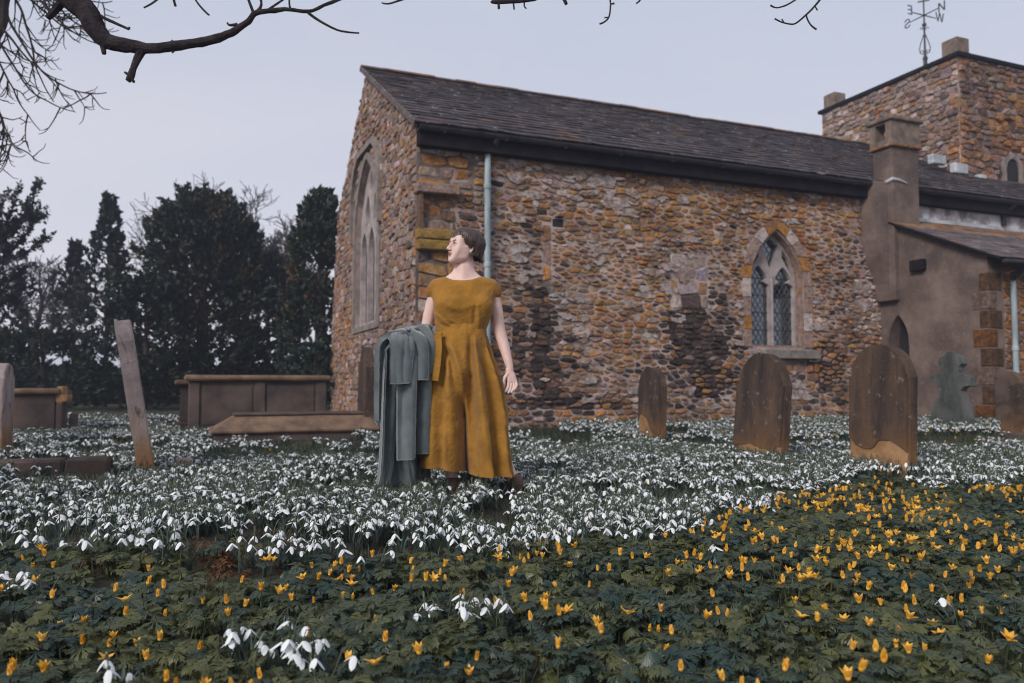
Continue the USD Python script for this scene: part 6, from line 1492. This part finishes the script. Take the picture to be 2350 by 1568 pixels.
bv = np.array(bt2.vertices) + bt2.vertex_normals * .010
def ridge_pts(v_, pts, width, amp):
    g = v_.reshape(1, -1, 3).copy(); add_ridge(g, pts, width, amp); return g.reshape(-1, 3)
for pts, w_, am in (([(1000, 722), (1018, 738), (1042, 760)], 4, .014), ([(1003, 735), (1020, 752), (1040, 764)], 4, -.010), ([(1092, 708), (1090, 735), (1088, 762)], 3.5, -.012), ([(1099, 706), (1102, 735), (1100, 764)], 4, .012), ([(1030, 735), (1056, 748), (1064, 768)], 4, .008), ([(1010, 700), (1060, 716), (1110, 700)], 6, .006)):
    bv = ridge_pts(bv, pts, w_, am)
bv = bv + (meshkit.fbm(bv * 22, 2, 8)[:, None] - .5) * .006 * np.array([0, 1, 0])
obj('dress', cat_m([(vv_, tri), (bv, bt2.faces)]), 'linen', woman, smooth=60)
# tie hanging at the left hip: a knot and two flat ends
def ribbon(pts, w, th=.004):
    P = np.array([lp(u, v, d) for u, v, d in pts]); n = len(P); t = np.gradient(P, axis=0); t /= np.linalg.norm(t, axis=1, keepdims=True)
    s_ = np.cross(t, [0, -1, 0]); s_ /= np.linalg.norm(s_, axis=1, keepdims=True); nn = np.cross(s_, t); w = np.broadcast_to(w, (n,))[:, None]
    v = np.concatenate([P - s_ * w - nn * th, P + s_ * w - nn * th, P + s_ * w + nn * th, P - s_ * w + nn * th]); f = []
    for k in range(4):
        a, b = k * n, ((k + 1) % 4) * n
        for i in range(n - 1): f += [(a + i, a + i + 1, b + i + 1), (a + i, b + i + 1, b + i)]
    f += [(0, n, 2 * n), (0, 2 * n, 3 * n), (n - 1, 3 * n - 1, 2 * n - 1), (n - 1, 4 * n - 1, 3 * n - 1)]
    return v, np.array(f)
obj('sash', cat_m([ribbon([(1004, 766, -.145), (998, 790, -.165), (988, 825, -.185), (977, 872, -.195)], [.014, .020, .024, .028]), ribbon([(1008, 766, -.147), (1008, 795, -.17), (1004, 835, -.195), (998, 874, -.205)], [.012, .017, .019, .020]), tuple(map(np.asarray, (tm(hull((lp(1000, 765, -.135), .010, 10), (lp(1012, 767, -.14), .011, 10))).vertices, tm(hull((lp(1000, 765, -.135), .010, 10), (lp(1012, 767, -.14), .011, 10))).faces)))]), 'linen', woman, smooth=50)
# --- shoes: laced ankle boots
def boot(ank, yaw, name='boot'):
    c, s = math.cos(yaw), math.sin(yaw); R = np.array([[c, -s, 0], [s, c, 0], [0, 0, 1]])
    F = lambda x, y, z: tuple(np.array([x, y, z]) @ R.T + ank)
    up_ = union([hull((F(0, .0, .02), .044, 14), (F(0, .0, -.055), .040, 14)), hull((F(0, .012, -.06), .038, 14), (F(0, -.06, -.075), .036, 14)), hull((F(0, -.05, -.075), .036, 14), (F(0, -.15, -.088), .030, 14))])
    t = soften(up_, .012, 5); x = obj(name, t, 'boot_leather', woman, smooth=True)
    so = union([hull((F(-.012, -.15, -.115), .026, 12), (F(.012, -.15, -.115), .026, 12), (F(0, .03, -.112), .036, 12))]) ^ m3.Manifold.cube((1, 1, .022)).translate(tuple(np.array(ank) + [-.5, -.5, -.127]))
    if not so.is_empty(): obj('sole', tm(so), 'boot_sole', x)
    obj('cuff', tm(soften(hull((F(0, .0, .022), .046, 14), (F(0, 0, .034), .045, 14)), .012, 2)), 'boot_sole', x, smooth=True)
    for k in range(4):
        zz = -.01 - .02 * k; yy = -.043 - .012 * k
        obj('lace', frame_tube([F(-.024, yy + .012, zz), F(0, yy - .004, zz - .008), F(.024, yy + .012, zz)], .0028, 5), 'boot_sole', x)
boot(lp(1037, 1121, .02), math.radians(-12)); boot(lp(1184, 1117, .03), math.radians(48))

# ------------------------------------------------------------------ the coat over her right forearm: a gathered sheet of cloth let fall across the arm
coat = thing('coat', 'grey-green wool coat draped over the forearm of the person', 'coat', PO)
def drape(A, B, Lf, Lb, W, gathered, nl=84, nw=48, steps=330, iters=14, seed=5, r_arm=.050):
    """position based cloth: Lf hangs on the outer side, Lb on the body side; W wide, pushed together to `gathered`"""
    rs = np.random.default_rng(seed)
    A, B = np.asarray(A, float), np.asarray(B, float); a = (B - A) / np.linalg.norm(B - A)
    out = np.cross(a, [0, 0, 1.0]); out /= np.linalg.norm(out)
    if out[0] > 0: out = -out
    s = np.linspace(-Lb, Lf, nl); w = np.linspace(-.5, .5, nw)
    ds, dw = s[1] - s[0], W / (nw - 1)
    S, Wg = np.meshgrid(s, w, indexing='ij'); C = (A + B) / 2
    rr = r_arm + .012
    half = np.pi * rr / 2
    th = np.clip(S, -half, half) / rr; down = np.maximum(np.abs(S) - half, 0)
    k = 5.0; amp = .038 * np.minimum(1, np.abs(S) / .35 + .15)
    wav = np.sin(Wg * k * 2 * np.pi + 1.3 * np.sin(S * 3) + .5) * amp
    P = C + a * (Wg * gathered)[..., None] * (1 + .25 * (down / Lf))[..., None] + out * (np.sin(th) * rr + np.sign(S) * (wav + .02 + .03 * down))[..., None] + np.array([0, 0, 1.0]) * (np.cos(th) * rr - down)[..., None]
    P += rs.normal(0, .003, P.shape)
    V = np.zeros_like(P); dt = 1 / 60
    def con(P, sl1, sl2, rest, stiff):
        d = P[sl2] - P[sl1]; n = np.linalg.norm(d, axis=-1, keepdims=True) + 1e-9
        c = d * (1 - rest / n) * .5 * stiff; P[sl1] += c; P[sl2] -= c
    sl = np.s_
    for it in range(steps):
        V[..., 2] -= 9.8 * dt; V *= .965; Q = P + V * dt
        for k_ in range(iters):
            for o in (0, 1):
                con(Q, sl[o:-1:2, :], sl[o + 1::2, :], ds, 1.0); con(Q, sl[:, o:-1:2], sl[:, o + 1::2], dw, 1.0)
            con(Q, sl[:-1, :-1], sl[1:, 1:], math.hypot(ds, dw), .30); con(Q, sl[:-1, 1:], sl[1:, :-1], math.hypot(ds, dw), .30)
            for st in (2, 4):
                for axis in (0, 1):
                    q1 = sl[:-st, :] if axis == 0 else sl[:, :-st]; q2 = sl[st:, :] if axis == 0 else sl[:, st:]
                    d = Q[q2] - Q[q1]; n = np.linalg.norm(d, axis=-1, keepdims=True) + 1e-9; rest = (ds if axis == 0 else dw) * st * .80
                    c = d * np.minimum(0, 1 - rest / n) * (.20 if st == 2 else .10); Q[q1] += c; Q[q2] -= c
            # the forearm
            t = np.clip(((Q - A) @ a) / np.linalg.norm(B - A), -.1, 1.15); near = A + t[..., None] * (B - A); d = Q - near; n = np.linalg.norm(d, axis=-1, keepdims=True) + 1e-9
            Q = np.where(n < r_arm, near + d / n * r_arm, Q)
        # the dress behind: an ellipse widening downwards
        z = Q[..., 2]; hw_ = np.interp(z, [.1, .4, .7, .95, 1.05], [.285, .28, .265, .225, .185]) + .006; hd_ = np.interp(z, [.1, .4, .8, 1.05], [.225, .22, .17, .125]) + .006; cx_ = hx(1071)
        e = np.sqrt(((Q[..., 0] - cx_) / hw_) ** 2 + ((Q[..., 1] + .005) / hd_) ** 2) + 1e-9; ins = e < 1
        Q[..., 0] = np.where(ins, cx_ + (Q[..., 0] - cx_) / e, Q[..., 0]); Q[..., 1] = np.where(ins, -.005 + (Q[..., 1] + .005) / e, Q[..., 1])
        Q[..., 2] = np.maximum(Q[..., 2], .07)
        # friction where it lies on the arm: the crest hardly slides
        crest = np.abs(S) < .035; Q[crest] = P[crest]
        V = (Q - P) / dt; P = Q
    return P
def thick_sheet(P, th):
    n, m = P.shape[:2]; gu = np.gradient(P, axis=0); gw = np.gradient(P, axis=1); N_ = np.cross(gu, gw); N_ /= np.linalg.norm(N_, axis=-1, keepdims=True) + 1e-9
    v = np.concatenate([(P + N_ * th / 2).reshape(-1, 3), (P - N_ * th / 2).reshape(-1, 3)]); k = n * m
    i, j = np.meshgrid(np.arange(n - 1), np.arange(m - 1), indexing='ij'); q = np.stack([i * m + j, (i + 1) * m + j, (i + 1) * m + j + 1, i * m + j + 1], -1).reshape(-1, 4)
    bd = np.concatenate([np.arange(m), np.arange(1, n) * m + m - 1, (n - 1) * m + np.arange(m - 2, -1, -1), np.arange(n - 2, 0, -1) * m]); b2 = np.roll(bd, -1)
    return v, np.vstack([q, q[:, ::-1] + k, np.stack([bd, b2, b2 + k, bd + k], 1)[:, ::-1]])
CA, CB_ = lp(978, 790, -.02), lp(915, 806, -.24)
cl = drape(CA, CB_, .84, .60, .95, .27)
from scipy.ndimage import zoom as nd_zoom
cl = np.stack([nd_zoom(cl[..., c], 2, order=3) for c in range(3)], -1)
cv, cf = thick_sheet(cl, .014)
cv = cv + (meshkit.fbm(cv * 40, 2, 61)[:, None] - .5) * .004
obj('coat_body', (cv, cf), 'wool', coat, smooth=True)
# the upper part is folded back over itself: a second, thicker layer ending half way down
c2 = drape(CA + [0, 0, .012], CB_ + [-.015, -.01, .012], .45, .30, .80, .30, 52, 44, 240, 12, 9, .082)
c2 = np.stack([nd_zoom(c2[..., c], 2, order=3) for c in range(3)], -1)
v2, f2 = thick_sheet(c2, .030); v2 = v2 + (meshkit.fbm(v2 * 30, 2, 62)[:, None] - .5) * .006
obj('folded_layer', (v2, f2), 'wool', coat, smooth=True)
simple('fleece', (.36, .36, .37), (.52, .52, .53), scale=60, rough_=.95, bump=1.0, bscale=160, bdist=.006, sheen=.5)
P_ = np.array([lp(u, v, d) for u, v, d in [(988, 780, -.05), (972, 777, -.10), (952, 781, -.17), (936, 790, -.23), (926, 800, -.27)]])
m_ = frame_tube(*bez(P_, np.array([9, 13, 14, 12, 7]) * K, 8), 24, .8); obj('lining', rough(m_, .012, 30, 6, 3), 'fleece', coat, smooth=True, label='pale fleecy lining showing at the top')
# ------------------------------------------------------------------ thin air volume, added to lift and blue the far darks
MAT['mist'] = usdkit.material(stage, '/World/Looks/mist', {'v': ('principled_volume', {'color': (.76, .82, 1.0), 'density': .0019, 'anisotropy': .2})}, [], volume='v.volume')
obj('haze', bx((-420, -80, -1.6), (420, 520, 16.0)), 'mist', kind='stuff')
